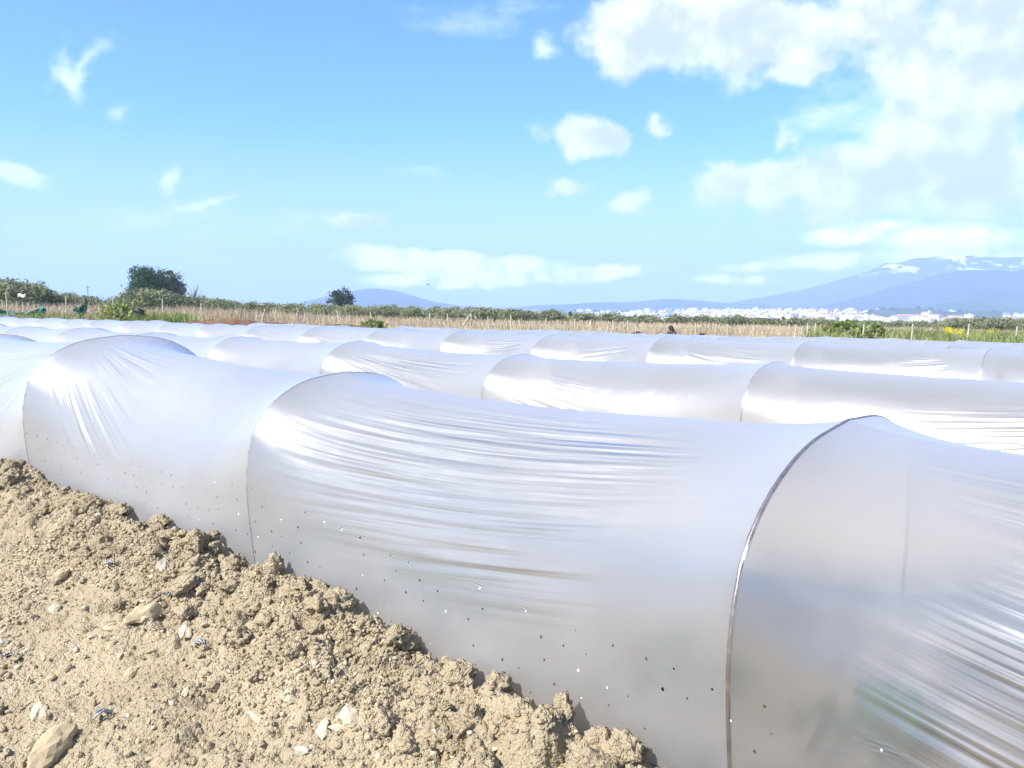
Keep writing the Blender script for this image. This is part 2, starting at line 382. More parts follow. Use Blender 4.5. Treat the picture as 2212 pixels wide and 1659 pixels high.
    mx4 = T.new('ShaderNodeMixShader', {0: hole}); T.l.new(mx3.outputs[0], mx4.inputs[1]); T.l.new(hol.outputs[0], mx4.inputs[2])
    fl = T.new('ShaderNodeBsdfDiffuse', {'Color': (.9, .9, .9, 1)})
    mx5 = T.new('ShaderNodeMixShader', {0: flap}); T.l.new(mx4.outputs[0], mx5.inputs[1]); T.l.new(fl.outputs[0], mx5.inputs[2])
    T.l.new(mx5.outputs[0], out.inputs[0]); return m
FILM_CLEAR = .82
FILM = mat_film()

# ------------------------------------------------------------------ rows and terrain
AD = R(50.4)
DV = np.array([math.sin(AD), -math.cos(AD)]); PV = np.array([math.cos(AD), math.sin(AD)])   # along the row (to the right and nearer), across (away)
def world(s, p): return s*DV[0]+p*PV[0], s*DV[1]+p*PV[1]
def sp(x, y): return x*DV[0]+y*DV[1], x*PV[0]+y*PV[1]
def ridge_z(p, u, v):
    r = ray(u, v); t = p/(r[0]*PV[0]+r[1]*PV[1]); return HC+r[2]*t
def apex_s(p, u, v):
    r = ray(u, v); t = p/(r[0]*PV[0]+r[1]*PV[1]); return (r[0]*DV[0]+r[1]*DV[1])*t
NROW = 12
ROWP = [2.5, 5.5, 8.8]+[8.8+2.9*k for k in range(1, NROW-2)]
ROWZ = [.84, ridge_z(5.5, 1185, 760), ridge_z(8.8, 1480, 733)]+[ridge_z(ROWP[2+k], 1800, 727+14*math.exp(-(k-1)/2.2)) for k in range(1, NROW-2)]
ROWH = [.84, .80, .76]+[.76]*(NROW-3)
YEDGE = 27.0
def near_z(p):
    return np.interp(p, [-60, 1.9, 2.2, 3.2]+[q for q in ROWP[1:]]+[ROWP[-1]+40], [-.5, -.5, -.46, -.10]+[z-h for z, h in zip(ROWZ[1:], ROWH[1:])]+[ROWZ[-1]-ROWH[-1]-1.2])
def terrain(x, y):
    x = np.asarray(x, float); y = np.asarray(y, float)
    s_, p_ = sp(x, y); zn = near_z(p_)
    zf = np.interp(y, [0, 42, 70, 110, 150, 200, 500, 900, 1150, 2000, 2700, 4000, 20000], [-.4, -.4, -.9, -1.9, -2.8, -4.7, -21, -35, -41, -41, -35, -40, -60])
    zf = zf - .023*np.clip(x, -60, 60)*np.clip(1-(y-42)/400, 0, 1)
    t = np.clip((y-YEDGE)/9, 0, 1); t = t*t*(3-2*t)
    z = zn*(1-t)+zf*t
    far = np.clip((y-60)/200, 0, 1)
    z = z+fbm(x/180, y/180, seed=5)*6*np.clip((y-250)/600, 0, 1)+.05*fbm(x/2.5, y/2.5, seed=9)*np.clip((y-24)/6, 0, 1)
    return z
def tz(x, y): return float(terrain(np.array([x]), np.array([y]))[0])

def mat_ground():
    m, T, out = new_mat('ground'); P = T.new('ShaderNodeTexCoord').outputs['Object']
    n1 = T.noise(P, .25, 6, .6); n2 = T.noise(P, 9, 5, .65); n3 = T.noise(P, .006, 5, .6); n4 = T.noise(P, .03, 4, .6)
    sep = T.new('ShaderNodeSeparateXYZ'); T.l.new(P, sep.inputs[0])
    soil = T.mix(T.maprange(n2, .35, .7), (.34, .265, .165), (.46, .37, .24))
    straw = T.mix(T.maprange(n2, .3, .7), (.36, .28, .17), (.52, .42, .27))
    green = T.mix(T.maprange(n2, .3, .7), (.16, .19, .07), (.28, .30, .12))
    nearc = T.mix(T.maprange(n1, .38, .6), straw, T.mix(T.maprange(n4, .4, .6), soil, green))
    c = T.mix(T.maprange(sep.outputs[1], 25, 31), soil, nearc)
    farc = T.mix(T.maprange(n3, .42, .58), (.10, .12, .065), (.30, .27, .18))
    farc = T.mix(T.maprange(n4, .5, .65), farc, (.07, .09, .05))
    c = T.mix(T.maprange(sep.outputs[1], 120, 400), c, farc)
    pbsdf(T, out, c, .95, n2, .1, bd=.03); return m
GROUND = mat_ground()
def build_ground():
    ys = np.concatenate([np.linspace(-60, 0, 7), np.arange(1.2, 60, 1.0), np.geomspace(61, 6000, 80)])
    xs = np.concatenate([-np.geomspace(60, 6500, 40)[::-1], np.arange(-59, 60, 1.5), np.geomspace(60, 6500, 40)])
    Xg, Yg = np.meshgrid(xs, ys, indexing='ij')
    Z = terrain(Xg, Yg)
    o = mesh_obj('ground', np.stack([Xg, Yg, Z], -1).reshape(-1, 3), grid_faces(len(xs), len(ys))[:, ::-1].copy(), GROUND)
    tag(o, kind='structure')
build_ground()

# ------------------------------------------------------------------ mountains and hills
MOUNT = None
def mat_mount(name, a, b, snow=None):
    m, T, out = new_mat(name); P = T.new('ShaderNodeTexCoord').outputs['Object']
    n = T.noise(P, .004, 7, .62); c = T.mix(T.maprange(n, .35, .65), a, b)
    if snow:
        sep = T.new('ShaderNodeSeparateXYZ'); T.l.new(P, sep.inputs[0])
        st = T.noise(T.xyz(T.m('MULTIPLY', sep.outputs[0], .006), T.m('MULTIPLY', sep.outputs[1], .003), T.m('MULTIPLY', sep.outputs[2], .012)), 1., 6, .65)
        k = T.m('MULTIPLY', T.maprange(sep.outputs[2], snow[0], snow[1]), T.maprange(st, .51, .58)); c = T.mix(k, c, (.86, .87, .9))
    pbsdf(T, out, c, .95, n, .05, bd=20.); return m
def ridge(name, prof, y, depth, mat, rough, seed, n=160, label=None):
    """a mountain as a solid range: the outline's heights come down on both sides over real depth"""
    us = np.array([q[0] for q in prof], float); vs = np.array([q[1] for q in prof], float)
    U = np.linspace(us[0], us[-1], n); Vv = np.interp(U, us, vs)
    k = np.ones(7)/7; Vv = np.convolve(np.pad(Vv, 3, 'edge'), k, 'valid')
    top = np.array([at_y(u, v, y) for u, v in zip(U, Vv)])
    m = 26; tt = np.linspace(-1, 1, m)
    V = np.zeros((n, m, 3)); base = -75
    for j, t in enumerate(tt):
        prof_ = (1-abs(t)**.9)
        yy = y+t*depth; xx = top[:, 0]*(1 if abs(t) < 2 else 1)
        H = top[:, 2]-base
        nz = fbm(xx/(depth*.35), np.full(n, yy)/(depth*.35), oct=5, seed=seed)
        V[:, j, 0] = xx; V[:, j, 1] = yy+depth*.12*nz
        V[:, j, 2] = base+H*np.clip(prof_*(1+rough*nz*min(1, abs(t)*4)), 0, 1.02)
    V[:, :, 2] += fbm(V[:, :, 0]/(depth*.12), V[:, :, 1]/(depth*.12), oct=3, seed=seed+3)*H[:, None]*.012
    o = mesh_obj(name, V.reshape(-1, 3), grid_faces(n, m), mat); tag(o, label, kind='structure'); return o
ROCK = mat_mount('mountain_rock', (.03, .045, .05), (.055, .065, .065))
SNOWY = mat_mount('snowy_mountain_rock', (.035, .05, .055), (.06, .07, .07), (110, 230))
HILLM = mat_mount('hill_scrub', (.025, .045, .02), (.06, .075, .04))
ridge('mountain', [(560, 668), (640, 655), (700, 640), (745, 628), (800, 619), (850, 624), (890, 636), (940, 650), (1000, 660), (1080, 668)], 3900, 800, ROCK, .35, 1)
ridge('mountain', [(1090, 668), (1150, 659), (1230, 655), (1290, 651), (1360, 652), (1440, 643), (1490, 646), (1560, 652), (1640, 656), (1760, 668)], 4100, 800, ROCK, .35, 2)
ridge('mountain', [(1500, 668), (1640, 640), (1760, 618), (1830, 598), (1900, 574), (1970, 551), (2010, 548), (2080, 545), (2150, 549), (2230, 543), (2400, 537), (2700, 560)], 5000, 1000, SNOWY, .5, 3)
ridge('mountain', [(1740, 668), (1790, 655), (1850, 638), (1920, 622), (1970, 610), (2030, 592), (2080, 580), (2130, 578), (2180, 583), (2230, 577), (2350, 560), (2600, 575)], 3400, 800, ROCK, .4, 4)
ridge('hill', [(1900, 690), (1990, 668), (2040, 655), (2080, 649), (2130, 652), (2160, 645), (2190, 640), (2230, 637), (2330, 630), (2500, 640)], 2900, 500, HILLM, .3, 6)
ridge('hill', [(1790, 704), (1830, 686), (1880, 668), (1920, 662), (1970, 663), (2020, 668), (2060, 672), (2120, 668), (2160, 676), (2230, 690), (2330, 700)], 2000, 260, HILLM, .3, 7)

# ------------------------------------------------------------------ film tunnels
def catmull(pts, n):
    pts = np.array(pts, float); m = len(pts); P = np.vstack([2*pts[0]-pts[1], pts, 2*pts[-1]-pts[-2]])
    t = np.linspace(0, m-1-1e-9, n); i = t.astype(int); f = (t-i)[:, None]
    a, b, c, d = P[i], P[i+1], P[i+2], P[i+3]
    return .5*((2*b)+(-a+c)*f+(2*a-5*b+4*c-d)*f**2+(-a+3*b-3*c+d)*f**3)
HOOPP = [(-.97, -.16), (-1., 0), (-1.04, .26), (-1.05, .46), (-1.02, .61), (-.95, .74), (-.76, .87), (-.44, .965), (0, 1)]
MIDP = [(-.98, -.16), (-.97, 0), (-.91, .22), (-.85, .40), (-.74, .585), (-.59, .75), (-.38, .89), (-.19, .965), (0, 1)]
def full(pp, n):
    h = catmull(pp, 200); seg = np.r_[0, np.cumsum(np.hypot(*np.diff(h, axis=0).T))]; t = np.linspace(0, seg[-1], n//2+1)
    h = np.stack([np.interp(t, seg, h[:, 0]), np.interp(t, seg, h[:, 1])], 1)
    return np.vstack([h, np.stack([-h[-2::-1, 0], h[-2::-1, 1]], 1)])
def bay_params(k, rnd):
    """which hoop the creases of a bay run to, how high, how they fan and where they fade"""
    side = rnd.choice([0, 1]); return dict(lin=1, side=side, tc=.47, g=rnd.uniform(.4, 1.5), l0=rnd.uniform(.02, .1), l1=rnd.uniform(.55, .95), t0=rnd.uniform(.08, .2), t1=rnd.uniform(.36, .46), a=rnd.uniform(.45, 1.0))
def make_row(idx, hoops, zg, nl, nt, fans, root):
    """hoops: (s, p centre, half width, height); zg: ground height"""
    A = full(HOOPP, nt); B = full(MIDP, nt); ntt = len(A); tau = np.linspace(0, 1, ntt)
    allV = []; Q = []; Am = []; L = []; AS = []; AT = []
    rnd = random.Random(idx*31+5)
    for k in range(len(hoops)-1):
        s0, p0, w0, h0 = hoops[k]; s1, p1, w1, h1 = hoops[k+1]; Lb = s1-s0
        fp = fans.get(k) or bay_params(k, rnd)
        ls = np.linspace(0, 1, nl+1); ls = .5-.5*np.cos(ls*math.pi)*.55-.5*(1-2*ls)*.45      # denser near the hoops
        ls = np.clip(ls, 0, 1)
        if k < len(hoops)-2: ls = ls[:-1]
        for l in ls:
            e = min(l, 1-l)*Lb; b = 1-math.exp(-e/.26); b = b*(.35+.65*math.sin(math.pi*l)**.5) if 0 < l < 1 else 0
            pc = p0+(p1-p0)*l; w = w0+(w1-w0)*l; h = (h0+(h1-h0)*l)
            sag = (.030 if idx == 0 else .022)*4*l*(1-l)*min(1, (Lb/2.4)**2) + (.034 if idx == 0 else .02)*(1-math.exp(-e/.14))
            if idx: b *= .8
            S = A*(1-b)+B*b
            dp = S[:, 0]*w; z = S[:, 1]*h; z = z-sag*np.clip(S[:, 1], 0, 1)**1.5
            s = s0+Lb*l + np.zeros(ntt)
            # crease coordinates
            te = np.where(tau > .5, 1-tau, tau)
            ll = l if fp['side'] == 0 else 1-l
            q = fp['tc']+(te-fp['tc'])/(.35+fp['g']*ll)
            lj = ll-fp['l0']-.055*(1+vnoise(te*16+k*3, np.zeros(ntt)+idx, seed=idx+77)); amp = np.clip(lj/.15, 0, 1)**1.2*np.clip((fp['l1']-ll)/.28, 0, 1)*np.clip((te-fp['t0'])/.08, 0, 1)*np.clip((fp['t1']-te)/.10, 0, 1)*fp['a']
            if fp.get('lin'):                                   # nearly parallel creases
                q = fp['tc']+(te-fp['tc'])*fp.get('f', 1.8)/(1+fp['g']*ll)
            amp = amp*(.55+.45*vnoise(te*11+k*7, np.full(ntt, l*1.3+idx), seed=idx))
            amp = np.clip(amp, 0, 1)
            qq = q+k*3.7+idx*11.3
            d = amp*.006*vnoise(qq*11, np.full(ntt, l*1.5), seed=idx+40)+.006*fbm(s*2.2, te*5+k, seed=idx+3)*np.clip(e/.2, 0, 1)
            nx = np.gradient(z); nz = -np.gradient(dp); ln = np.hypot(nx, nz)+1e-9
            dp = dp-d*nx/ln; z = z-d*nz/ln
            x, y = world(s, pc+dp)
            allV.append(np.stack([x, y, z+zg], 1)); Q.append(qq); Am.append(amp); L.append(np.full(ntt, l+k*5.)); AS.append(s)
            AT.append(np.where(tau > .5, 9., te*(2*h+2*w)*.93))
    V = np.array(allV)
    o = mesh_obj('plastic_film', V.reshape(-1, 3), grid_faces(V.shape[0], V.shape[1]), FILM, root,
                 attrs=dict(wr_q=Q, wr_a=Am, wr_l=L, arc_s=AS, arc_t=AT))
    # the hoops
    Hc = full(HOOPP, 40)
    for s, pc, w, h in hoops:
        if h < .3: continue
        off = .0035 if idx == 0 and s > -1 else .005
        pts = []
        for a_, b_ in Hc:
            x, y = world(s, pc+a_*(w-off)); pts.append((x, y, b_*(h-off)+zg))
        Vt, Ft = tube(pts, .0065, 8 if idx == 0 else 5)
        mesh_obj('hoop', Vt, Ft, HOOP, root)
    return o
TUN = ['front film tunnel whose low side is tucked under the bank of dug soil', 'second film tunnel, right behind the front one',
       'third film tunnel from the bank of dug soil', 'fourth film tunnel from the bank of dug soil']
ORD = ['fifth', 'sixth', 'seventh', 'eighth', 'ninth', 'tenth', 'eleventh', 'twelfth', 'thirteenth']
ROW1 = [(-13.5, 2.52, .56, .86), (-10.9, 2.52, .56, .88), (-8.4, 2.55, .58, .9), (-5.85, 2.62, .65, .955), (-3.19, 2.52, .54, .845), (-.73, 2.50, .79, .84), (1.7, 2.42, .74, .82), (4.1, 2.4, .7, .8)]
FAN1 = {2: dict(side=1, tc=.42, g=1.6, l0=.05, l1=.75, t0=.12, t1=.46, a=1.),
        3: dict(side=0, tc=.46, g=1.9, l0=.03, l1=.5, t0=.10, t1=.5, a=.85),
        4: dict(side=1, tc=.47, g=.55, l0=.10, l1=.95, t0=.10, t1=.47, a=.95, lin=1, f=1.7),
        5: dict(side=0, tc=.47, g=.75, l0=.08, l1=1.1, t0=.05, t1=.46, a=.9, lin=1, f=2.1)}
def build_rows():
    for i in range(NROW):
        root = empty('low_tunnel', (0, 0, 0))
        zg = ROWZ[i]-ROWH[i]; p = ROWP[i]
        rnd = random.Random(100+i)
        if i == 0: hoops = ROW1; zg = 0.0
        else:
            send = (.7705*p-YEDGE)/.6374
            if i == 1:
                s0 = apex_s(p, 1690, 785); step = .000088*4760*p; phase = s0
            elif i == 2:
                s0 = apex_s(p, 1740, 753); step = .0000415*4760*p; phase = s0
            else: step = 2.1+rnd.uniform(-.15, .15); phase = rnd.uniform(0, 2)
            send = max(send, -4.7*p-3)
            a = math.ceil((send-phase)/step)
            hoops = []
            k = a
            while phase+k*step < 5:
                j = rnd.uniform(-.07, .07)*step if i > 2 else rnd.uniform(-.03, .03)*step
                hoops.append((phase+k*step+j, p+rnd.uniform(-.05, .05), .56+rnd.uniform(-.05, .05), ROWH[i]+rnd.uniform(-.035, .035)))
                k += 1
            # gathered end, pinned to the ground
            s_, p_, w_, h_ = hoops[0]; hoops.insert(0, (s_-1.2, p_, .18, .06))
        nl, nt = ((150, 200) if i == 0 else (70, 90) if i == 1 else (40, 56) if i == 2 else (18, 30))
        make_row(i, hoops, zg, nl, nt, FAN1 if i == 0 else {}, root)
        tag(root, TUN[i] if i < 4 else ORD[i-4]+' film tunnel counted from the bank of dug soil, far back in the field', 'tunnel', 'plastic film low tunnels')
build_rows()

# ------------------------------------------------------------------ soil bank in front
def base_p(s):
    hs = [h[0] for h in ROW1]; return np.interp(s, hs, [h[1]-h[2] for h in ROW1])
def bank_z(s, p, detail=True):
    u = base_p(s)-p+.035*fbm(s*2.3, p*0+2, seed=21)+.02*fbm(s*7, p*3, seed=22)
    z = np.interp(u, [-.5, -.10, .0, .05, .12, .3, .6, .85, 1.05, 1.4, 3], [-.16, -.12, -.02, .012, .012, -.045, -.165, -.25, -.285, -.30, -.32])
    if detail:
        crest = np.exp(-((u-.12)/.22)**2)
        mid = np.clip(u/.1, 0, 1)
        z = z+.05*fbm(s*1.7, p*1.7, oct=3, seed=23)*np.clip(u/.3, 0.25, 1)
        f, r = worley(s*3.1+.2*fbm(s*4, p*4, seed=25), p*3.1, 26); z = z+.06*np.clip(1-f/.75, 0, 1)**.8*(r-.25)*np.clip(1.25-u/.8, 0.1, 1)
        f, r = worley(s*8.5, p*8.5, 27); z = z-.055*np.clip(1-f/.42, 0, 1)**.7*(r > .74)*np.clip(1.4-u/.7, 0.1, 1)
        wx = s+.03*fbm(s*9, p*9, seed=31); wy = p+.03*fbm(s*9, p*9, seed=32)
        smooth = np.clip(.5+1.5*fbm(s*1.1+4, p*2.2, seed=24)+.9*crest, .15, 1)   # rough crust against raked patches
        for sc_, am, sd_ in ((6, .055, 41), (12, .040, 42), (27, .022, 43), (60, .0115, 44), (118, .0055, 45)):
            f, r = worley(wx*sc_, wy*sc_, sd_)
            k = np.clip(1-f/.72, 0, 1)**.6*(.25+.95*r)
            if sc_ < 40: k = k*(smooth if sc_ > 10 else crest*.9+.1)
            z = z+am*(k-.35)
        z = z+.006*fbm(s*40, p*40, oct=3, seed=51)
        z = z+.045*crest*np.clip(fbm(s*5.5, p*5.5, oct=3, seed=52)*1.6, -.5, 1)
    return z
def build_bank():
    ss = [2.2]
    while ss[-1] > -10.5:
        d = math.hypot(*world(ss[-1], 1.4)); ss.append(ss[-1]-max(.0042, .0042*(d/2.1)**1.15)*(1 if ss[-1] < .2 else 5))
    ss = np.array(ss[::-1]); ps = np.concatenate([np.arange(-.9, .55, .06), np.arange(.55, 2.13, .0052)])
    S, P = np.meshgrid(ss, ps, indexing='ij'); Z = bank_z(S, P)
    # lumps lean over a little: shift sideways along the slope of the coarse lumps
    gx = np.gradient(Z, axis=0)/np.gradient(ss)[:, None]; gy = np.gradient(Z, axis=1)/np.gradient(ps)[None, :]
    k = np.clip(1/(1+np.hypot(gx, gy)), 0, 1)*.006
    S2 = S-np.clip(gx, -2, 2)*k*.8; P2 = P-np.clip(gy, -2, 2)*k*.8
    edge = np.minimum(np.clip((S-ss[0])/.5, 0, 1), np.clip((ss[-1]-S)/.5, 0, 1))*np.clip((P-ps[0])/.5, 0, 1)
    Z = Z*edge+(1-edge)*-.56
    global BANK_S, BANK_P, BANK_Z
    BANK_S, BANK_P, BANK_Z = ss, ps, Z
    x, y = world(S2, P2)
    o = mesh_obj('soil_bank', np.stack([x, y, Z], -1).reshape(-1, 3), grid_faces(len(ss), len(ps)), SOIL)
    tag(o, 'bank of loose dug soil along the foot of the front tunnel', kind='structure'); return o
BANK = build_bank()
def build_bed():
    ss = np.arange(-15, 4.5, .05); ps = np.arange(1.85, 3.4, .04)
    S, P = np.meshgrid(ss, ps, indexing='ij')
    Z = -.075+.02*fbm(S*3, P*3, seed=61)+.012*fbm(S*11, P*11, seed=62)-.05*np.exp(-((P-1.95)/.12)**2)
    x, y = world(S, P)
    o = mesh_obj('planting_bed', np.stack([x, y, Z], -1).reshape(-1, 3), grid_faces(len(ss), len(ps)), SOIL_IN); tag(o, kind='structure')
build_bed()

def ico(sub):
    t = (1+5**.5)/2
    V = [(-1, t, 0), (1, t, 0), (-1, -t, 0), (1, -t, 0), (0, -1, t), (0, 1, t), (0, -1, -t), (0, 1, -t), (t, 0, -1), (t, 0, 1), (-t, 0, -1), (-t, 0, 1)]
    F = [(0, 11, 5), (0, 5, 1), (0, 1, 7), (0, 7, 10), (0, 10, 11), (1, 5, 9), (5, 11, 4), (11, 10, 2), (10, 7, 6), (7, 1, 8), (3, 9, 4), (3, 4, 2), (3, 2, 6), (3, 6, 8), (3, 8, 9), (4, 9, 5), (2, 4, 11), (6, 2, 10), (8, 6, 7), (9, 8, 1)]
    V = [Vector(v).normalized() for v in V]
    for _ in range(sub):
        mid = {}; nf = []
        def g(a, b):
            k = (min(a, b), max(a, b))
            if k not in mid: V.append((V[a]+V[b]).normalized()); mid[k] = len(V)-1
            return mid[k]
        for a, b, c in F:
            x, y, z = g(a, b), g(b, c), g(c, a); nf += [(a, x, z), (b, y, x), (c, z, y), (x, y, z)]
        F = nf
    return np.array([tuple(v) for v in V]), np.array(F)
def clod_mesh(name, seed, sub, mat, lump, fine, squash=(1, 1, .7), flat=0):
    V, F = ico(sub); n = V.copy()
    d = 1+lump*fbm(n[:, 0]*1.3+seed*5, n[:, 1]*1.3, n[:, 2]*1.3, oct=2, seed=seed)+fine*fbm(n[:, 0]*5+seed, n[:, 1]*5, n[:, 2]*5, oct=3, seed=seed+9)
    V = n*d[:, None]
    if flat:                                                   # broken faces
        r = np.random.default_rng(seed)
        for _ in range(flat):
            a = r.normal(size=3); a /= np.linalg.norm(a); c = r.uniform(.55, .8); e = V@a-c; V = V-np.where(e > 0, e*.85, 0)[:, None]*a
    V = V*np.array(squash)
    me = bpy.data.meshes.new(name); me.from_pydata([tuple(v) for v in V], [], [tuple(f) for f in F]); me.update()
    me.polygons.foreach_set('use_smooth', np.full(len(F), flat == 0, bool)); me.materials.append(mat); return me
CLODS = [clod_mesh('clod', k, 3, SOIL, .5, .5, (1, .85, .8)) for k in range(6)]
STONES = [clod_mesh('stone', 20+k, 2, [STONE, STONE_PALE, STONE, STONE_GREY, STONE, STONE_PALE][k], .4, .12, (1.25, .85, .6), 3) for k in range(6)]
def bank_at(s, p):
    i = np.clip(np.searchsorted(BANK_S, s), 0, len(BANK_S)-1); j = np.clip(np.searchsorted(BANK_P, p), 0, len(BANK_P)-1); return BANK_Z[i, j]
def on_bank(u, v):
    t = np.arange(.9, 12, .008); q = ray(u, v)[None]*t[:, None]; q[:, 2] += HC
    s_, p_ = sp(q[:, 0], q[:, 1]); k = np.nonzero(q[:, 2] < bank_at(s_, p_))[0]
    return (float(s_[k[0]]), float(p_[k[0]])) if len(k) else None
def put(me, name, s, p, size, sink=.3, rot=None, parent=BANK):
    o = bpy.data.objects.new(name, me); COL.objects.link(o); o.parent = parent
    x, y = world(s, p); z = float(bank_at(s, p))
    sz = size if hasattr(size, '__len__') else (size, size, size)
    o.location = (x, y, z+sz[2]*(.6-sink)); o.scale = sz
    o.rotation_euler = rot or (random.uniform(-.5, .5), random.uniform(-.5, .5), random.uniform(0, 6.28)); return o
def build_loose():
    r = random.Random(3)
    # clods heaped along the crest against the film
    for k in range(300):
        s = -.4-6.3*r.random()**1.25; u = .03+abs(r.gauss(0, .24)); p = float(base_p(np.array([s]))[0])-u
        sz = r.choice([.016, .02, .026, .034, .044, .055])*r.uniform(.8, 1.2)*(1.1 if u < .15 else .8)
        put(r.choice(CLODS), 'clod', s, p, (sz*r.uniform(.8, 1.3), sz*r.uniform(.8, 1.2), sz*r.uniform(.7, 1.2)), .45)
    # the upright clod that stands out of the crest
    q = on_bank(592, 1225)
    for (u, v, a, b) in ((592, 1235, .042, .085), (655, 1275, .045, .06), (575, 1250, .05, .045), (1215, 1540, .03, .055), (1345, 1625, .06, .06), (255, 1075, .06, .05), (345, 1130, .05, .045), (865, 1390, .06, .05), (1070, 1465, .05, .045)):
        p_ = 1.8
        for _ in range(4):
            rr_ = ray(u, v); t_ = p_/(rr_[0]*PV[0]+rr_[1]*PV[1]); s_ = (rr_[0]*DV[0]+rr_[1]*DV[1])*t_; p_ = float(base_p(np.array([s_]))[0])-.05
        o = put(CLODS[1], 'clod', s_, p_, (a, a*.9, b), .25, (.1, .1, u*.7)); zt = HC+rr_[2]*t_; o.location.z = min(zt, o.location.z+b*.35)
    q = None
    for (u, v, a) in ((650, 1262, .04), (1215, 1535, .035), (1350, 1620, .05), (1065, 1470, .045), (250, 1075, .05), (860, 1385, .045), (370, 1150, .045), (790, 1350, .035), (700, 1330, .03), (500, 1225, .045), (30, 1020, .05), (970, 1440, .04), (1290, 1610, .04)):
        q = on_bank(u, v+14)
        if q: put(r.choice(CLODS), 'clod', q[0], q[1], (a, a, a*1.15), .3)
    # stones: more and rounder towards the foot of the bank
    for k in range(200):
        s = -.5-5.*r.random()**1.1; u = .25+.95*r.random()**.55; p = float(base_p(np.array([s]))[0])-u
        sz = r.choice([.008, .010, .012, .015, .02])*r.uniform(.8, 1.25)
        put(r.choice(STONES), 'stone', s, p, (sz*r.uniform(.9, 1.4), sz, sz*r.uniform(.7, 1.)), .25)
    # stones one can point at
    for (u, v, a, me, lab) in ((310, 1338, .055, 2, 'long tan stone lying aslant in the middle of the soil bank'),
                               (400, 1372, .030, 1, 'pale angular stone just right of the long tan stone'),
                               (120, 1322, .030, 5, 'pale oval stone on the left part of the soil bank'),
                               (355, 1225, .042, 3, 'flat grey slab lying in the soil below the crest'),
                               (755, 1555, .034, 5, 'pale oblong stone low on the soil bank near its middle'),
                               (625, 1508, .026, 5, 'small pale tooth-shaped stone in the middle of the lower soil'),
                               (280, 1462, .030, 0, 'narrow upright tan stone half sunk in the lower soil'),
                               (85, 1545, .034, 1, 'white stone among the gravel at the lower left'),
                               (110, 1630, .075, 0, 'large rough clod at the lower left corner'),
                               (130, 1255, .042, 0, 'dusty rounded lump left on the raked slope')):
        q = on_bank(u, v)
        if not q: continue
        o = put(STONES[me], 'stone', q[0], q[1], (a, a, a), .35, (.2, -.2, {2: .75, 0: 1.2}.get(me, 2.)), None)
        tag(o, lab, 'stone')
    # crumbs too many to count
    base, F = ico(0); N = 60000
    rr = np.random.default_rng(5)
    s = -.35-6.2*rr.random(N)**1.35; u = np.where(rr.random(N) < .62, np.abs(rr.normal(0, .3, N)), .1+1.15*rr.random(N)); p = base_p(s)-u
    ok = (p > .5) & (rr.random(N) < np.clip(.55+1.5*fbm(s*1.4+4, p*2.4, seed=24), .12, 1)); s, p, u = s[ok], p[ok], u[ok]; N = len(s)
    z = bank_at(s, p); x, y = world(s, p)
    size = .0028+.0075*rr.random(N)**3.2; size = size*np.where(u > .8, 1.4, 1.)
    Vn = np.repeat(base[None], N, 0)*(1+.28*rr.normal(size=(N, 12, 1)))
    sc_ = size[:, None, None]*(1+.3*rr.normal(size=(N, 1, 3)))
    V = Vn*np.clip(sc_, .0015, .03)+np.stack([x, y, z+size*.35], 1)[:, None]
    Fa = (F[None]+np.arange(N)[:, None, None]*12).reshape(-1, 3)
    pale = rr.random(N) < .12
    for nm, m_, sel in (('soil_crumbs', SOIL, ~pale), ('gravel', STONE_PALE, pale)):
        n_ = int(sel.sum()); Fs = (F[None]+np.arange(n_)[:, None, None]*12).reshape(-1, 3)
        o = mesh_obj(nm, V[sel].reshape(-1, 3), Fs, m_, smooth=False); tag(o, kind='stuff')
    # scraps of old dark plastic
    for i, (u, v, L, lab) in enumerate(((235, 1225, .10, 'shredded grey plastic scrap below the crest at left'), (428, 1395, .09, 'curled dark plastic strip right of the pale angular stone'),
                           (225, 1545, .07, 'dark bluish plastic scrap in the gravel at the lower left'), (365, 1255+40, .05, 'small dark plastic scrap beside the long tan stone'), (20, 1420, .05, 'dark plastic scrap at the left edge of the gravel'))):
        q = on_bank(u, v)
        if not q: continue
        mb = MB()
        for j in range(4):
            a = r.uniform(-.5, .5); pts = []
            for k in range(7):
                t = k/6-.5; pts.append((t*L*.8, .01*j-.015+a*t*L*.5+.006*math.sin(5*t+j), .012+.008*math.cos(4*t+j)+r.uniform(-.002, .002)))
            mb.tube(pts, [.0015+.003*math.sin(math.pi*(k+.5)/7) for k in range(7)], 5)
        o = mb.build('plastic_scrap', GREYPL, smooth=True); x, y = world(*q); z = float(bank_at(q[0], q[1]))
        o.location = (x, y, z+.004); o.rotation_euler = (0, 0, r.uniform(0, 3)); tag(o, lab, 'plastic scrap')
build_loose()

# ------------------------------------------------------------------ seedlings under the front film
def leaf_quads(centres, size, spread, per, rr, up=.3, aspect=1.6):
    """small folded leaf faces scattered round each centre"""
    n = len(centres)*per
    c = np.repeat(np.asarray(centres), per, 0)+rr.normal(size=(n, 3))*np.repeat(np.asarray(spread).reshape(-1, 1) if np.ndim(spread) else np.full((len(centres), 1), spread), per, 0)*np.array([1, 1, .75])
    a = rr.normal(size=(n, 3)); a /= np.linalg.norm(a, axis=1)[:, None]
    b = rr.normal(size=(n, 3)); b[:, 2] += up; b = b-(b*a).sum(1)[:, None]*a; b /= np.linalg.norm(b, axis=1)[:, None]
    sz = size*(.6+.8*rr.random((n, 1)))
    V = np.stack([c-a*sz*aspect/2, c+b*sz*.5, c+a*sz*aspect/2, c-b*sz*.5], 1)
    tone = np.repeat(np.clip(np.repeat(rr.random(len(centres)), per)*.6+rr.random(n)*.4, 0, 1), 4)
    return V.reshape(-1, 3), np.arange(n*4).reshape(-1, 4), tone
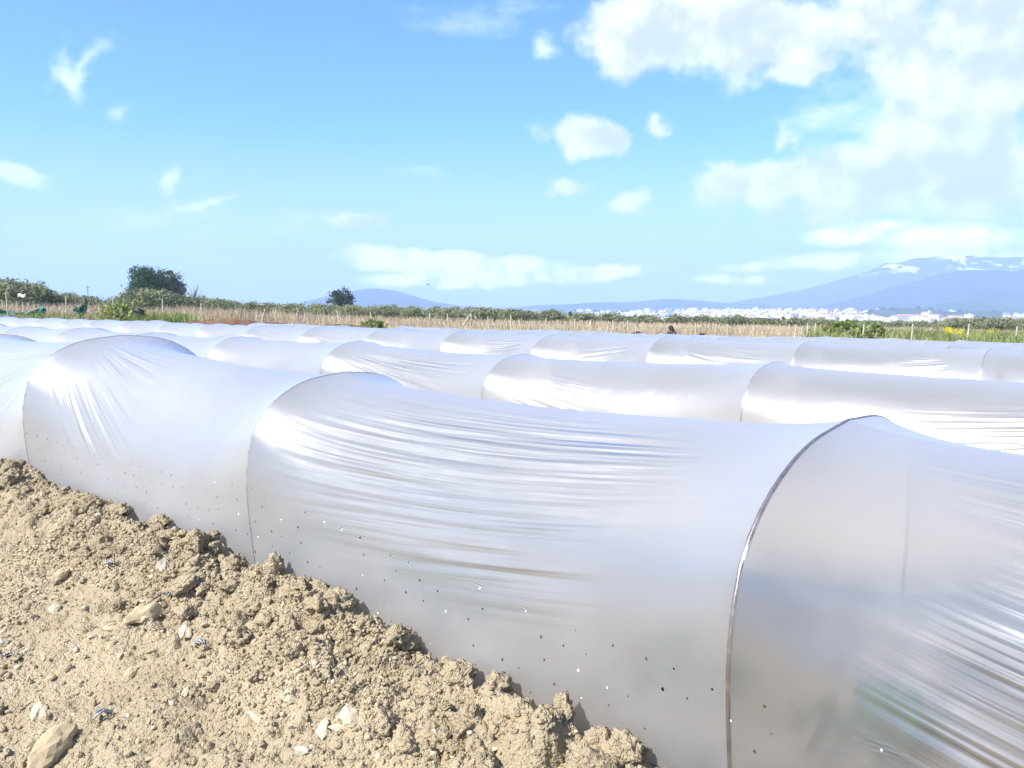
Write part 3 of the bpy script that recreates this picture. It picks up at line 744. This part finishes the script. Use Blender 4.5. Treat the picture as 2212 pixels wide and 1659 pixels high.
def build_seedlings():
    rr = np.random.default_rng(8); proto = None
    for i, (u, v) in enumerate(((1030, 1300), (930, 1262), (1880, 1580), (1500, 1440), (700, 1170))):
        r = ray(u, v); t = (-.05-HC)/r[2]; q = r*t; s_, p_ = sp(q[0], q[1]); p_ = max(p_, 2.2)
        x, y = world(s_, p_)
        if proto is None:
            proto = empty('melon_plant', (0, 0, 0))
            cs = [(.09*math.cos(a), .09*math.sin(a), .04+.03*math.sin(a*3)) for a in np.linspace(0, 6, 7)]+[(0, 0, .08)]
            V, F, tn = leaf_quads(cs, .055, .02, 3, rr, 2.)
            kid(proto, mesh_obj('leaves', V, F, SEED, proto, attrs=dict(tone=tn)))
            mb = MB()
            for c in cs: mb.tube([(0, 0, 0), (c[0]*.5, c[1]*.5, c[2]*.8), c], .004, 4)
            kid(proto, mb.build('stem', SEED, proto)); o = proto
        else: o = copy_tree(proto)
        o.location = (x, y, -.08); o.rotation_euler = (0, 0, i*1.3); o.scale = (1.5, 1.5, 1.5)
        tag(o, 'young green melon plant seen dimly through the film of the front tunnel', 'plant', 'melon plants under the front film')
build_seedlings()

# ------------------------------------------------------------------ trees
def tree_proto(name, mat, seed, H, crown_w, crown_h, clumps, per, leaf, trunk_r=.16, spread=.34, cz=None, shape='round', aspect=1.6):
    rr = np.random.default_rng(seed); root = empty(name, (0, 0, -500))
    cz = H-crown_h/2 if cz is None else cz
    cs = []
    while len(cs) < clumps:
        d = rr.normal(size=3); d /= np.linalg.norm(d); rad = rr.random()**.33
        lob = 1+.28*fbm(np.array([d[0]*1.8+seed]), np.array([d[1]*1.8]), np.array([d[2]*1.8]), seed=seed)[0]*1.6
        c = d*rad*lob*np.array([crown_w/2, crown_w/2, crown_h/2]); c[2] += cz
        if c[2] > .25: cs.append(c)
    cs = np.array(cs)
    V, F, tn = leaf_quads(cs, leaf, spread*(.7+.6*rr.random(len(cs))), per, rr, .3, aspect)
    kid(root, mesh_obj('crown', V, F, mat, root, smooth=False, attrs=dict(tone=tn)))
    mb = MB(); fork = cz-crown_h*.28
    mb.tube([(0, 0, -.4), (.05, .02, fork*.5), (-.03, .05, fork)], [trunk_r*1.4, trunk_r, trunk_r*.8], 7)
    for c in cs[::max(1, clumps//9)][:9]:
        c = Vector(c); mb.tube([(-.03, .05, fork-.05), (c.x*.45, c.y*.45, (fork+c.z)/2+.1), tuple(c)], [trunk_r*.6, trunk_r*.35, .02], 5)
    kid(root, mb.build('trunk', BARK, root, True))
    return root
def place(proto, used, x, y, sc_, rz, label, cat, group, zoff=0):
    if proto.name not in used: used.add(proto.name); o = proto
    else: o = copy_tree(proto)
    o.location = (x, y, tz(x, y)+zoff); o.rotation_euler = (0, 0, rz); o.scale = sc_ if hasattr(sc_, '__len__') else (sc_,)*3
    tag(o, label, cat, group); return o
USED = set()
def build_trees():
    r = random.Random(21)
    OL = [tree_proto('olive_tree', OLIVE, 200+k, 3.6, 4.2, 3.0, 95, 26, .17, .17, .30, 1.95, aspect=2.2) for k in range(5)]
    LAB = 'grey-green olive tree in the long grove behind the wire fence'
    # (pixel column, top of crown, distance)
    spots = []
    top = lambda u: np.interp(u, [-60, 0, 60, 130, 200, 250, 300, 350, 420, 520, 620, 760, 900, 1100, 1300, 1500, 1650, 1800, 2212], [604, 607, 612, 632, 640, 640, 626, 628, 640, 648, 656, 658, 660, 669, 682, 697, 705, 709, 712])
    for row, (y0, du, dv) in enumerate(((88, 66, 4), (110, 52, 2), (140, 44, 0), (180, 38, -2))):
        u = -70+row*13
        while u < 2260:
            y = y0*r.uniform(.93, 1.07)
            v = top(u)+r.uniform(-4, 7)+dv+row*.5
            if not (205 < u < 245) and not (1790 < u < 2030 and row < 1): spots.append((u, v, y))
            u += du*r.uniform(.75, 1.25)
    for u, v, y in spots:
        x = x_at(u, y); g = tz(x, y); h = at_y(u, v, y)[2]-g
        h = max(1.5 if u > 1250 else 1.8, h); k = h/3.75; wk = max(k*1.05, .72)*r.uniform(.85, 1.15)
        place(r.choice(OL), USED, x, y, (wk, wk, k), r.uniform(0, 6.3), LAB, 'olive tree', 'olive trees behind the fence')
    # the two tall olives at the far left and the rounded one before the pine
    for u, v, y, w, lab in ((25, 605, 72, 1.25, 'tall rounded olive tree at the far left behind the green net'), (72, 612, 75, 1.15, 'sloping olive tree next to the far left one, with a white rag caught in it'),
                            (130, 634, 77, 1.1, 'broad brownish olive tree between the two sagging green nets'), (315, 625, 80, 1.3, 'broad dome-shaped olive tree standing in front of the big dark pine'), (380, 633, 83, 1.2, 'olive tree at the right foot of the grey-green eucalyptus')):
        x = x_at(u, y); g = tz(x, y); h = at_y(u, v, y)[2]-g; k = h/3.5
        place(r.choice(OL), USED, x, y, (k*w, k*w, k), r.uniform(0, 6), lab, 'olive tree', 'olive trees behind the fence')
    # dark olive clump on the right
    for i in range(14):
        u = 2052+i*15+r.uniform(-4, 4); y = 92+r.uniform(-7, 12); v = np.interp(u, [2050, 2080, 2130, 2160, 2212, 2260], [700, 688, 686, 692, 690, 690])+r.uniform(-3, 5)
        x = x_at(u, y); h = at_y(u, v, y)[2]-tz(x, y); k = max(.5, h/3.55)
        place(r.choice(OL), USED, x, y, (k*1.05, k*1.05, k), r.uniform(0, 6), 'olive tree in the dense dark clump at the right edge', 'olive tree', 'olive trees at the right edge')
    # pine, eucalyptus, lone tree
    y = 120.
    def big(proto, u, vtop, y, hp, wmul, lab, cat):
        x = x_at(u, y); h = at_y(u, vtop, y)[2]-tz(x, y); k = h/hp
        place(proto, USED, x, y, (k*wmul, k*wmul, k), .5, lab, cat, None)
    big(tree_proto('pine_tree', PINE, 301, 8, 7.0, 6.8, 300, 60, .20, .3, .40, 4.6, aspect=1.6), 322, 582, 145, 8, .80, 'big dark green pine with a domed crown rising above the olives', 'pine tree')
    big(tree_proto('eucalyptus_tree', EUCA, 302, 8, 5.0, 6.6, 170, 50, .22, .28, .34, 4.6), 369, 584, 148, 8, .9, 'grey-green tree leaning out right beside the big dark pine', 'tree')
    big(tree_proto('broadleaf_tree', DARKLEAF, 303, 7, 4.6, 5.4, 60, 46, .26, .22, .42, 4.3), 738, 619, 190, 7.2, 1.0, 'lone dark tree with a ragged crown before the hazy mountain', 'tree')
    sm = tree_proto('cypress_tree', DARKLEAF, 304, 3.4, 2.3, 3.0, 40, 30, .2, .12, .22, 1.9)
    for i, (u, v, y) in enumerate(((1191, 671, 190), (1233, 671, 190), (1371, 677, 180), (1447, 682, 175), (1478, 684, 170), (1531, 688, 165), (1693, 682, 165), (1781, 688, 160), (1905, 694, 150), (2020, 690, 120))):
        x = x_at(u, y); h = at_y(u, v, y)[2]-tz(x, y); k = h/3.6
        place(sm, USED, x, y, (k*.62, k*.62, k), i*1.1, 'small dark round-topped tree standing out of the grove against the white town', 'tree', 'dark trees before the town')
    # bare twiggy tree right of the eucalyptus
    root = empty('bare_tree', (x_at(422, 100), 100, tz(x_at(422, 100), 100))); mb = MB(); rr = random.Random(4)
    mb.tube([(0, 0, -.3), (.1, 0, 1.6), (0, .1, 2.6)], [.12, .09, .06], 6); root_top = (0, .05, 1.8); mb.build('trunk', BARK, root, True)
    mb = MB()
    for i in range(46):
        a = rr.uniform(0, 6.28); L = rr.uniform(1.2, 2.6); e = rr.uniform(.3, 1.3)
        b = (0, .05, rr.uniform(1.3, 2.6)); c = (b[0]+math.cos(a)*math.cos(e)*L, b[1]+math.sin(a)*math.cos(e)*L, b[2]+math.sin(e)*L)
        mb.tube([b, ((b[0]+c[0])/2, (b[1]+c[1])/2, (b[2]+c[2])/2+.15), c], [.03, .018, .006], 4)
    mb.build('twigs', BARK, root); tag(root, 'bare leafless tree just right of the tall tree pair', 'tree')
build_trees()

# ------------------------------------------------------------------ grass and weeds
def blades(name, mat, n, xr, yfun, h, w, seed, dens=None, lean=.35):
    rr = np.random.default_rng(seed)
    x = rr.uniform(xr[0], xr[1], n*2); y = yfun(rr.random(n*2), x)
    if dens is not None:
        k = dens(x, y) > rr.random(n*2); x, y = x[k][:n], y[k][:n]
    x, y = x[:n], y[:n]; n = len(x)
    hs = h*(.45+.9*rr.random(n))*(1+.45*fbm(x/3, y/3, seed=seed)); a = rr.uniform(0, 6.28, n); z = terrain(x, y)-.03
    lx, ly = lean*hs*rr.normal(size=n)*.6, lean*hs*rr.normal(size=n)*.6; ww = w*(.6+.8*rr.random(n))
    p0 = np.stack([x-np.cos(a)*ww, y-np.sin(a)*ww, z], 1); p1 = np.stack([x+np.cos(a)*ww, y+np.sin(a)*ww, z], 1)
    m = np.stack([x+lx*.35, y+ly*.35, z+hs*.6], 1); d = np.stack([np.cos(a)*ww*.7, np.sin(a)*ww*.7, np.zeros(n)], 1); t = np.stack([x+lx, y+ly, z+hs], 1)
    V = np.stack([p0, p1, m+d, m-d, t], 1).reshape(-1, 3); i = np.arange(n)[:, None]*5
    F = [tuple(q) for q in (i+np.array([[0, 1, 2, 3]])).tolist()]+[tuple(q) for q in (i+np.array([[3, 2, 4]])).tolist()]
    tone = np.repeat(np.clip(.5+.5*fbm(x/4, y/4, seed=seed+1)+.5*(rr.random(n)-.5), 0, 1), 5)
    o = mesh_obj(name, V, F, mat, smooth=False, attrs=dict(tone=tone)); tag(o, kind='stuff'); return o
def build_grass():
    ux = lambda x, y: 1106+FPX*x/y
    blades('dry_grass', STRAW, 60000, (-50, 50), lambda t, x: 30+28*t, .36, .018, 71, lambda x, y: np.clip(.5+1.5*fbm(x/7, y/4, seed=72), .03, 1)*np.where(ux(x, y) > 1760, .3, 1.))
    blades('dry_grass', STRAW, 36000, (-75, 75), lambda t, x: 56+44*t, .5, .034, 70, lambda x, y: np.clip(.45+1.4*fbm(x/9, y/6, seed=69), .03, 1))
    blades('tall_dry_grass', STRAW, 10000, (-34, -6), lambda t, x: 43+9*t, .75, .02, 73, lambda x, y: np.clip(.6+1.4*fbm(x/5, y/4, seed=74), .0, 1)*np.clip((-8-x)/8, 0, 1))
    blades('green_weeds', WEED, 22000, (12, 42), lambda t, x: 30+24*t, .5, .035, 75, lambda x, y: np.where(ux(x, y) > 1740, np.clip(.35+2.2*fbm(x/4, y/4, seed=76), 0, 1), 0.), .8)
    blades('green_weeds', WEED, 5000, (-26, -14), lambda t, x: 31+10*t, .55, .03, 77, lambda x, y: np.where(ux(x, y) < 430, np.clip(.1+2.4*fbm(x/3, y/3, seed=78), 0, 1), 0.), .8)
    blades('yellow_flowers', YELLOW, 2600, (26, 36), lambda t, x: 46+5*t, .55, .04, 79, lambda x, y: np.where(ux(x, y) > 2040, np.clip(.2+1.8*fbm(x/2, y/2, seed=80), 0, 1), 0.))
build_grass()
def shrub(u, v0, v1, y, w, mat, seed, name, lab, leaf=.12):
    x = x_at(u, y); g = tz(x, y); h = at_y(u, v0, y)[2]-g
    t = tree_proto(name, mat, seed, h, w, h*.95, 34, 30, leaf, .05, .16, h*.48)
    place(t, USED, x, y, 1, 0, lab, 'shrub', None)
shrub(258, 662, 690, 38, 1.5, WEED, 401, 'shrub', 'bright green shrub by a fence post at the left end of the field')
shrub(268, 658, 690, 39.5, 1.6, mat_leaf('yellowing_leaves', (.25, .28, .05), (.42, .42, .1), (.5, .4, .2)), 402, 'shrub', 'yellow-topped shrub beside the dark leaning pipes')
shrub(1828, 700, 735, 41, 2.6, WEED, 403, 'shrub', 'spreading yellow-green shrub among the posts at the right', .14)
shrub(1885, 703, 735, 42, 1.1, WEED, 404, 'shrub', 'upright green shrub just right of the tall right-hand post', .14)
shrub(807, 700, 715, 36, .45, WEED, 405, 'shrub', 'little bright green plant at the foot of a post in mid-field')

# brown spoil heaps at the edge of the field
def heap(us, vtop, y, depth, lab, seed):
    n, m = 90, 26; U = np.linspace(us[0], us[1], n); V = np.zeros((n, m, 3))
    for j, t in enumerate(np.linspace(-1, 1, m)):
        for i, u in enumerate(U):
            e = i/(n-1); x = x_at(u, y); yy = y+t*depth; g = tz(x, yy)
            h = max(.05, at_y(u, vtop, y)[2]-tz(x, y))*math.sin(math.pi*min(1, max(0, e)))**.45*(1-t*t)
            V[i, j] = (x, yy, g-.05+h)
    k = (V[:, :, 0]); V[:, :, 2] += (.16*fbm(k*1.4, V[:, :, 1]*1.4, seed=seed)+.09*fbm(k*5, V[:, :, 1]*5, seed=seed+2))*np.sin(np.linspace(0, math.pi, n))[:, None]**.4
    o = mesh_obj('earth_mound', V.reshape(-1, 3), grid_faces(n, m), BROWN); tag(o, lab, kind='structure')
heap((350, 655), 690, 33, 1.4, 'long low mound of red-brown earth at the end of the field', 501)
heap((630, 840), 699, 34, 1.1, 'smaller mound of red-brown earth', 505)
def rocks_on_heap():
    r = random.Random(6)
    for u in (480, 560, 665, 715, 745, 700, 610):
        y = 33.4; x = x_at(u, y); o = bpy.data.objects.new('stone', STONES[r.choice([1, 3, 5])]); COL.objects.link(o)
        o.location = (x, y-.9, tz(x, y)+.34); o.scale = (.11, .1, .11); o.rotation_euler = (r.random(), r.random(), r.random())
        tag(o, 'pale stone lying on a mound of red-brown earth at the field edge', 'stone', 'stones on the earth mounds')
rocks_on_heap()

# ------------------------------------------------------------------ fences
def fence(posts, label, mat, wires=(.35, .75, 1.15), braces=(), r=.037, wire=True):
    """posts: (pixel column at the top, top row, distance, lean in pixels of the foot)"""
    root = empty('wire_fence', (0, 0, 0)); tops = []
    for u, v, y, lean in posts:
        t = at_y(u, v, y); f = x_at(u+lean, y-.2, 710); g = tz(f, y)
        mb = MB(); m_ = DARKPOST if lean == 99 else mat
        if lean == 99: f = t[0]
        a = Vector((f, y-.1, g-.25)); b = Vector(t)
        mb.tube([a, a.lerp(b, .5), b], [r*1.1, r*1.05, r], 6)
        o = mb.build('fence_post', m_, root); tops.append((a, b))
    for u0, v0, u1, v1, y in braces:
        p, q = at_y(u0, v0, y), at_y(u1, v1, y); mb = MB(); mb.tube([tuple(p), tuple((p+q)/2), tuple(q)], .045, 6); mb.build('brace', POST, root)
    if wire:
        for k, h in enumerate(wires):
            mb = MB()
            for (a, b), (c, d) in zip(tops, tops[1:]):
                f = .2+.27*k; p = a.lerp(b, f); q = c.lerp(d, f); mb.tube([p, p.lerp(q, .5)-Vector((0, 0, .03)), q], .006, 3)
            mb.build('wire', WIRE, root)
    tag(root, label, 'fence'); return root
fence([(-40, 634, 41, 2), (13, 632, 41, 4), (142, 638, 41, 2), (184, 641, 41, 99), (244, 647, 41, 3), (351, 647, 42, 1), (434, 655, 42, 5), (573, 668, 43, -14), (728, 671, 43, 10), (800, 674, 43, 5), (929, 677, 43, -4), (966, 678, 43, 6), (1018, 677, 43.5, 0), (1054, 684, 43, 3), (1104, 682, 43.5, 0), (1121, 689, 43, 8), (1180, 687, 43, 0), (1205, 691, 43, 5), (1241, 689, 43, 3), (1276, 690, 43, 3), (1315, 693, 42.5, -4), (1324, 692, 42.5, 5), (1357, 692, 42, 0), (1372, 698, 42, 6), (1503, 698, 41, 0), (1571, 700, 41, 4), (1628, 703, 41, 0), (1719, 705, 40.5, 0), (1745, 699, 41, 0), (1762, 698, 42, 0), (1867, 700, 39.5, -2), (1972, 700, 39.5, 0), (2094, 700, 39, -2), (2198, 705, 38.5, -1), (2300, 707, 38, 0)],
      'long wire fence of pale leaning posts along the far end of the field', POST, braces=((1016, 679, 995, 712, 43.3), (1025, 682, 1042, 712, 43.7)))
fence([(5, 649, 45, 0)]+[(36+i*13-.18*i*i, 651+1.6*i-.01*i*i, 47+3.2*i, 0) for i in range(10)], 'second fence of thin posts receding beneath the green net at left', POST, r=.04)
fence([(1524, 699, 52, 0), (1541, 700, 52, 0), (1560, 703, 52, 0), (1662, 705, 52, 0), (1692, 704, 52, 0), (1706, 706, 52, 0), (1734, 706, 52, -3), (1785, 702, 52, 0), (1836, 701, 55, 0)]+[(1921+i*10, 708+.5*i, 56, 0) for i in range(16)], 'third fence of thin close-set posts in the green strip at right', POST, r=.04, wire=False)
# sagging green nets on the left fence
def net(u0, v0, u1, v1, sag, y, lab):
    root = None; n = 24; a = at_y(u0, v0, y); b = at_y(u1, v1, y); V = []; F = []
    for i in range(n+1):
        t = i/n; c = a*(1-t)+b*t; c[2] -= sag*4*t*(1-t); hh = .30+.10*math.sin(9*t+u0)+.25*math.sin(math.pi*t)
        for k in range(7):
            f = k/6; V.append((c[0]+.05*math.sin(t*40+k), c[1]+.10*math.sin(k*1.4+t*22)+.06*f, c[2]-hh*f))
    for i in range(n):
        for k in range(6): q = i*7+k; F.append((q, q+7, q+8, q+1))
    o = mesh_obj('shade_net', V, F, GREENNET); md = o.modifiers.new('thickness', 'SOLIDIFY'); md.thickness = .012; tag(o, lab, 'net')
net(-20, 655, 97, 659, .45, 41.3, 'dark green shade net sagging along the fence at the far left')
net(160, 662, 187, 646, .2, 41.4, 'small dark green net hung from the dark post')
def small_things():
    # white rag in the olive
    c = at_y(60, 639, 69.5); rr = random.Random(3); V = []; F = []
    for i in range(7):
        for k in range(4): V.append((c[0]+(i-3)*.11, c[1]-.9+.08*rr.random(), c[2]+(k-1.5)*.09+.07*math.sin(i*1.2)+.03*rr.random()))
    for i in range(6):
        for k in range(3): q = i*4+k; F.append((q, q+4, q+5, q+1))
    o = mesh_obj('plastic_rag', V, F, mat_simple('white_plastic', (.7, .7, .68), .5)); o.modifiers.new('thickness', 'SOLIDIFY').thickness = .015; tag(o, 'white plastic rag caught in the olive tree above the green net', 'rag')
    # dark pipes leaning by the shrub
    for (u0, v0, u1, v1, y, lab) in ((287, 666, 314, 682, 37.5, 'lower of two dark pipes slanting down beside the yellow-topped shrub'), (291, 665.5, 311, 674, 38.2, 'upper of two dark pipes slanting down beside the yellow-topped shrub')):
        a, b = at_y(u0, v0, y), at_y(u1, v1, y); mb = MB(); mb.tube([tuple(a), tuple((a+b)/2), tuple(b)], .075, 10); o = mb.build('pipe', BLACKP, smooth=True); tag(o, lab, 'pipe')
    # black sack over a post
    y = 40.; x = x_at(1452, y); mb = MB(); g = tz(x, y); top = at_y(1450, 703, y)[2]
    mb.tube([(x+.14, y, g), (x+.08, y, g+(top-g)*.3), (x-.02, y, g+(top-g)*.65), (x-.06, y, g+(top-g)*.85), (x-.03, y, top)], [.16, .14, .12, .13, .06], 9)
    o = mb.build('plastic_sack', BLACKP, smooth=True); tag(o, 'black plastic sack pulled over a short post beyond the tunnels', 'sack')
    # black sheets lying at the edge
    for u0, u1, v, lab in ((1362, 1392, 717, 'small black plastic sheet lying left of the black sack'), (1428, 1462, 720, 'black plastic sheet lying at the foot of the black sack'), (1506, 1530, 720, 'black plastic sheet lying right of the black sack')):
        y = 38.6; n = 14; V = []; F = []; rr = random.Random(u0)
        for i in range(n+1):
            u = u0+(u1-u0)*i/n; x = x_at(u, y); g = tz(x, y); h = (.3*math.sin(math.pi*i/n)**.6)
            for k in range(6):
                t = k/5*2-1; V.append((x, y+t*.5, g-.03+h*(1-t*t)+rr.uniform(-.02, .04)))
        for i in range(n):
            for k in range(5): q = i*6+k; F.append((q, q+6, q+7, q+1))
        o = mesh_obj('plastic_sheet', V, F, BLACKP); tag(o, lab, 'plastic sheet')
    # distant poles
    for u, v0, y, lab in ((193, 617, 240, 'thin utility pole standing far off between the olives at left'), (594, 657, 260, 'thin utility pole far off above the grove')):
        x = x_at(u, y); g = tz(x, y); t = at_y(u, v0, y); root = empty('utility_pole', (x, y, g)); mb = MB(); mb.tube([(0, 0, 0), (0, 0, (t[2]-g)/2), (0, 0, t[2]-g)], [.14, .12, .09], 6); mb.build('pole', BARK, root)
        mb = MB(); mb.box((0, 0, t[2]-g-.5), (1.7, .1, .1)); mb.build('crossarm', BARK, root); tag(root, lab, 'utility pole')
    # bird
    c = at_y(925, 615, 60); root = empty('bird', tuple(c)); mb = MB(); mb.tube([(-.16, 0, 0), (-.07, 0, .015), (.05, 0, .01), (.13, 0, .02), (.18, 0, .015)], [.012, .04, .045, .03, .006], 7); mb.build('body', DARKPOST, root, True)
    for sgn in (-1, 1):
        V = [(-.05, 0, .02), (.06, 0, .02), (.03, sgn*.17, .12), (-.07, sgn*.16, .11), (-.03, sgn*.33, .06), (-.08, sgn*.31, .055)]
        w = mesh_obj('wing', V, [(0, 1, 2, 3), (3, 2, 4, 5)], DARKPOST, root); w.modifiers.new('thickness', 'SOLIDIFY').thickness = .01
    root.scale = (.55, .55, .55); root.rotation_euler = (.3, -.2, .9); tag(root, 'small dark bird in flight above the grove', 'bird')
small_things()

# ------------------------------------------------------------------ the town
def build_town():
    r = random.Random(12)
    wallm = [mat_simple('wall_'+n, c, .8, .06, .4) for n, c in (('white', (.80, .79, .76)), ('cream', (.74, .68, .58)), ('pale_pink', (.70, .60, .53)))]
    roofm = mat_simple('roof_tiles', (.42, .22, .14), .85, .2, 1.5); glass = mat_simple('dark_window', (.06, .07, .09), .25, .2, 1)
    protos = []
    for k in range(6):
        root = empty('house', (0, 0, -600)); fl = (1, 2, 2, 3, 3, 2)[k]; w = (9, 11, 13, 12, 15, 10)[k]; d = 9; h = 3.1*fl
        mb = MB(); mb.box((0, 0, h/2-2), (w, d, h+4))
        if k % 2: mb.box((w*.32, 1.5, h*.35-2), (w*.62, d*.9, h*.7+4))
        for sx in (-1, 1): mb.box((sx*(w/2-.12), 0, h+.35), (.24, d, .7))
        for sy in (-1, 1): mb.box((0, sy*(d/2-.12), h+.34), (w-.5, .24, .68))
        mb.box((-w*.25, 1, h+1.1), (2.6, 3, 2.2))
        kid(root, mb.build('wall', wallm[k % 3], root))
        mb = MB()
        for f in range(fl):
            for j in range(int(w//3)):
                mb.box((-w/2+1.6+j*2.9, -d/2+.03, 1.6+3.1*f), (1.15, .12, 1.3))
            mb.box((-w/2+.03, 0, 1.6+3.1*f), (.12, 1.2, 1.3)); 
        kid(root, mb.build('window', glass, root))
        if k in (1, 4):
            V = [(-w/2-.3, -d/2-.3, h+.7), (w/2+.3, -d/2-.3, h+.7), (w/2+.3, d/2+.3, h+.7), (-w/2-.3, d/2+.3, h+.7), (-w/2+2.5, 0, h+2.6), (w/2-2.5, 0, h+2.6)]
            kid(root, mesh_obj('roof', V, [(0, 1, 5, 4), (2, 3, 4, 5), (1, 2, 5), (3, 0, 4), (3, 2, 1, 0)], roofm, root, False))
        else:
            mb = MB(); mb.box((0, 0, h+.05), (w-.55, d-.55, .1)); kid(root, mb.build('roof', wallm[1], root))
        protos.append(root)
    used = set(); n = 0
    LAB = ['small white one-storey house in the hazy town', 'cream house with a red tiled roof in the hazy town', 'pinkish two-storey flat-roofed house in the hazy town', 'white three-storey block in the hazy town', 'broad cream house with a red hipped roof in the hazy town', 'narrow pinkish flat-roofed house in the hazy town']
    def put_house(u, y):
        k = r.randrange(6); x = x_at(u, y, 690)
        if protos[k].name in used: o = copy_tree(protos[k])
        else: o = protos[k]; used.add(o.name)
        o.location = (x, y, surf(x, y)); o.rotation_euler = (0, 0, r.uniform(-.7, .7)+math.atan2(-x, y)); s_ = r.uniform(1.0, 1.5); o.scale = (s_, s_, s_*r.uniform(.9, 1.15))
        tag(o, LAB[k], 'house', 'houses of the hazy town')
    bvh = []
    from mathutils.bvhtree import BVHTree
    for o in COL.objects:
        if o.name.startswith('hill') or o.name == 'ground':
            bvh.append(BVHTree.FromPolygons([v.co for v in o.data.vertices], [tuple(p.vertices) for p in o.data.polygons]))
    def surf(x, y):
        z = -1e9
        for b in bvh:
            h = b.ray_cast(Vector((x, y, 2000)), Vector((0, 0, -1)))
            if h[0]: z = max(z, h[0].z)
        return z
    while n < 290:
        z = r.random()
        if z < .60: u = r.gauss(1700, 140); y = r.uniform(1100, 2500)
        elif z < .80: u = r.uniform(1270, 1600); y = r.uniform(1500, 2600)
        elif z < .93: u = r.uniform(1830, 2080); y = r.uniform(1150, 1800)
        else: u = r.uniform(1900, 2212); y = r.uniform(1200, 1900)
        if not 1180 < u < 2215: continue
        put_house(u, y); n += 1
    # the houses past the first few hundred
    mb = MB(); n = 0
    while n < 330:
        z = r.random(); u = r.gauss(1650, 150) if z < .75 else r.uniform(1250, 1800); y = r.uniform(1500, 2650); x = x_at(u, y); g = surf(x, y)
        if not 1240 < u < 2150: continue
        w, d, h = r.uniform(9, 18), r.uniform(8, 13), r.choice((4, 7, 7, 10, 13)); M = Matrix.Translation((x, y, g)) @ Matrix.Rotation(r.uniform(-.7, .7), 4, 'Z')
        mb.box((0, 0, h/2-1), (w, d, h+2), M); mb.box((w*.2, 0, h+1.2), (w*.3, d*.4, 2.4), M); n += 1
    o = mb.build('distant_houses', wallm[0]); tag(o, kind='stuff')
    # scrubby trees between the houses read as one mass
    rr = np.random.default_rng(77); cs = []
    while len(cs) < 800:
        u = rr.uniform(1150, 2230); y = rr.uniform(1050, 2900); x = x_at(u, y); z = surf(x, y); cs.append((x, y, z+2))
    V, F, tn = leaf_quads(np.array(cs), 4.2, 2.6, 16, rr)
    o = mesh_obj('distant_scrub', V, F, DARKLEAF, smooth=False, attrs=dict(tone=tn)); tag(o, kind='stuff')
build_town()

# ------------------------------------------------------------------ haze
def build_haze():
    x0, x1, y0, y1, z0, z1 = -6800, 6800, -300, 6200, -140, 380
    mb = MB(); mb.box(((x0+x1)/2, (y0+y1)/2, (z0+z1)/2), (x1-x0, y1-y0, z1-z0))
    m, T, out = new_mat('haze')
    v = T.new('ShaderNodeVolumePrincipled', {'Color': (.50, .66, .96, 1), 'Density': HAZE, 'Anisotropy': .0}); T.l.new(v.outputs[0], out.inputs['Volume'])
    o = mb.build('haze', m); tag(o, kind='stuff')
HAZE = 3.0e-4
build_haze()
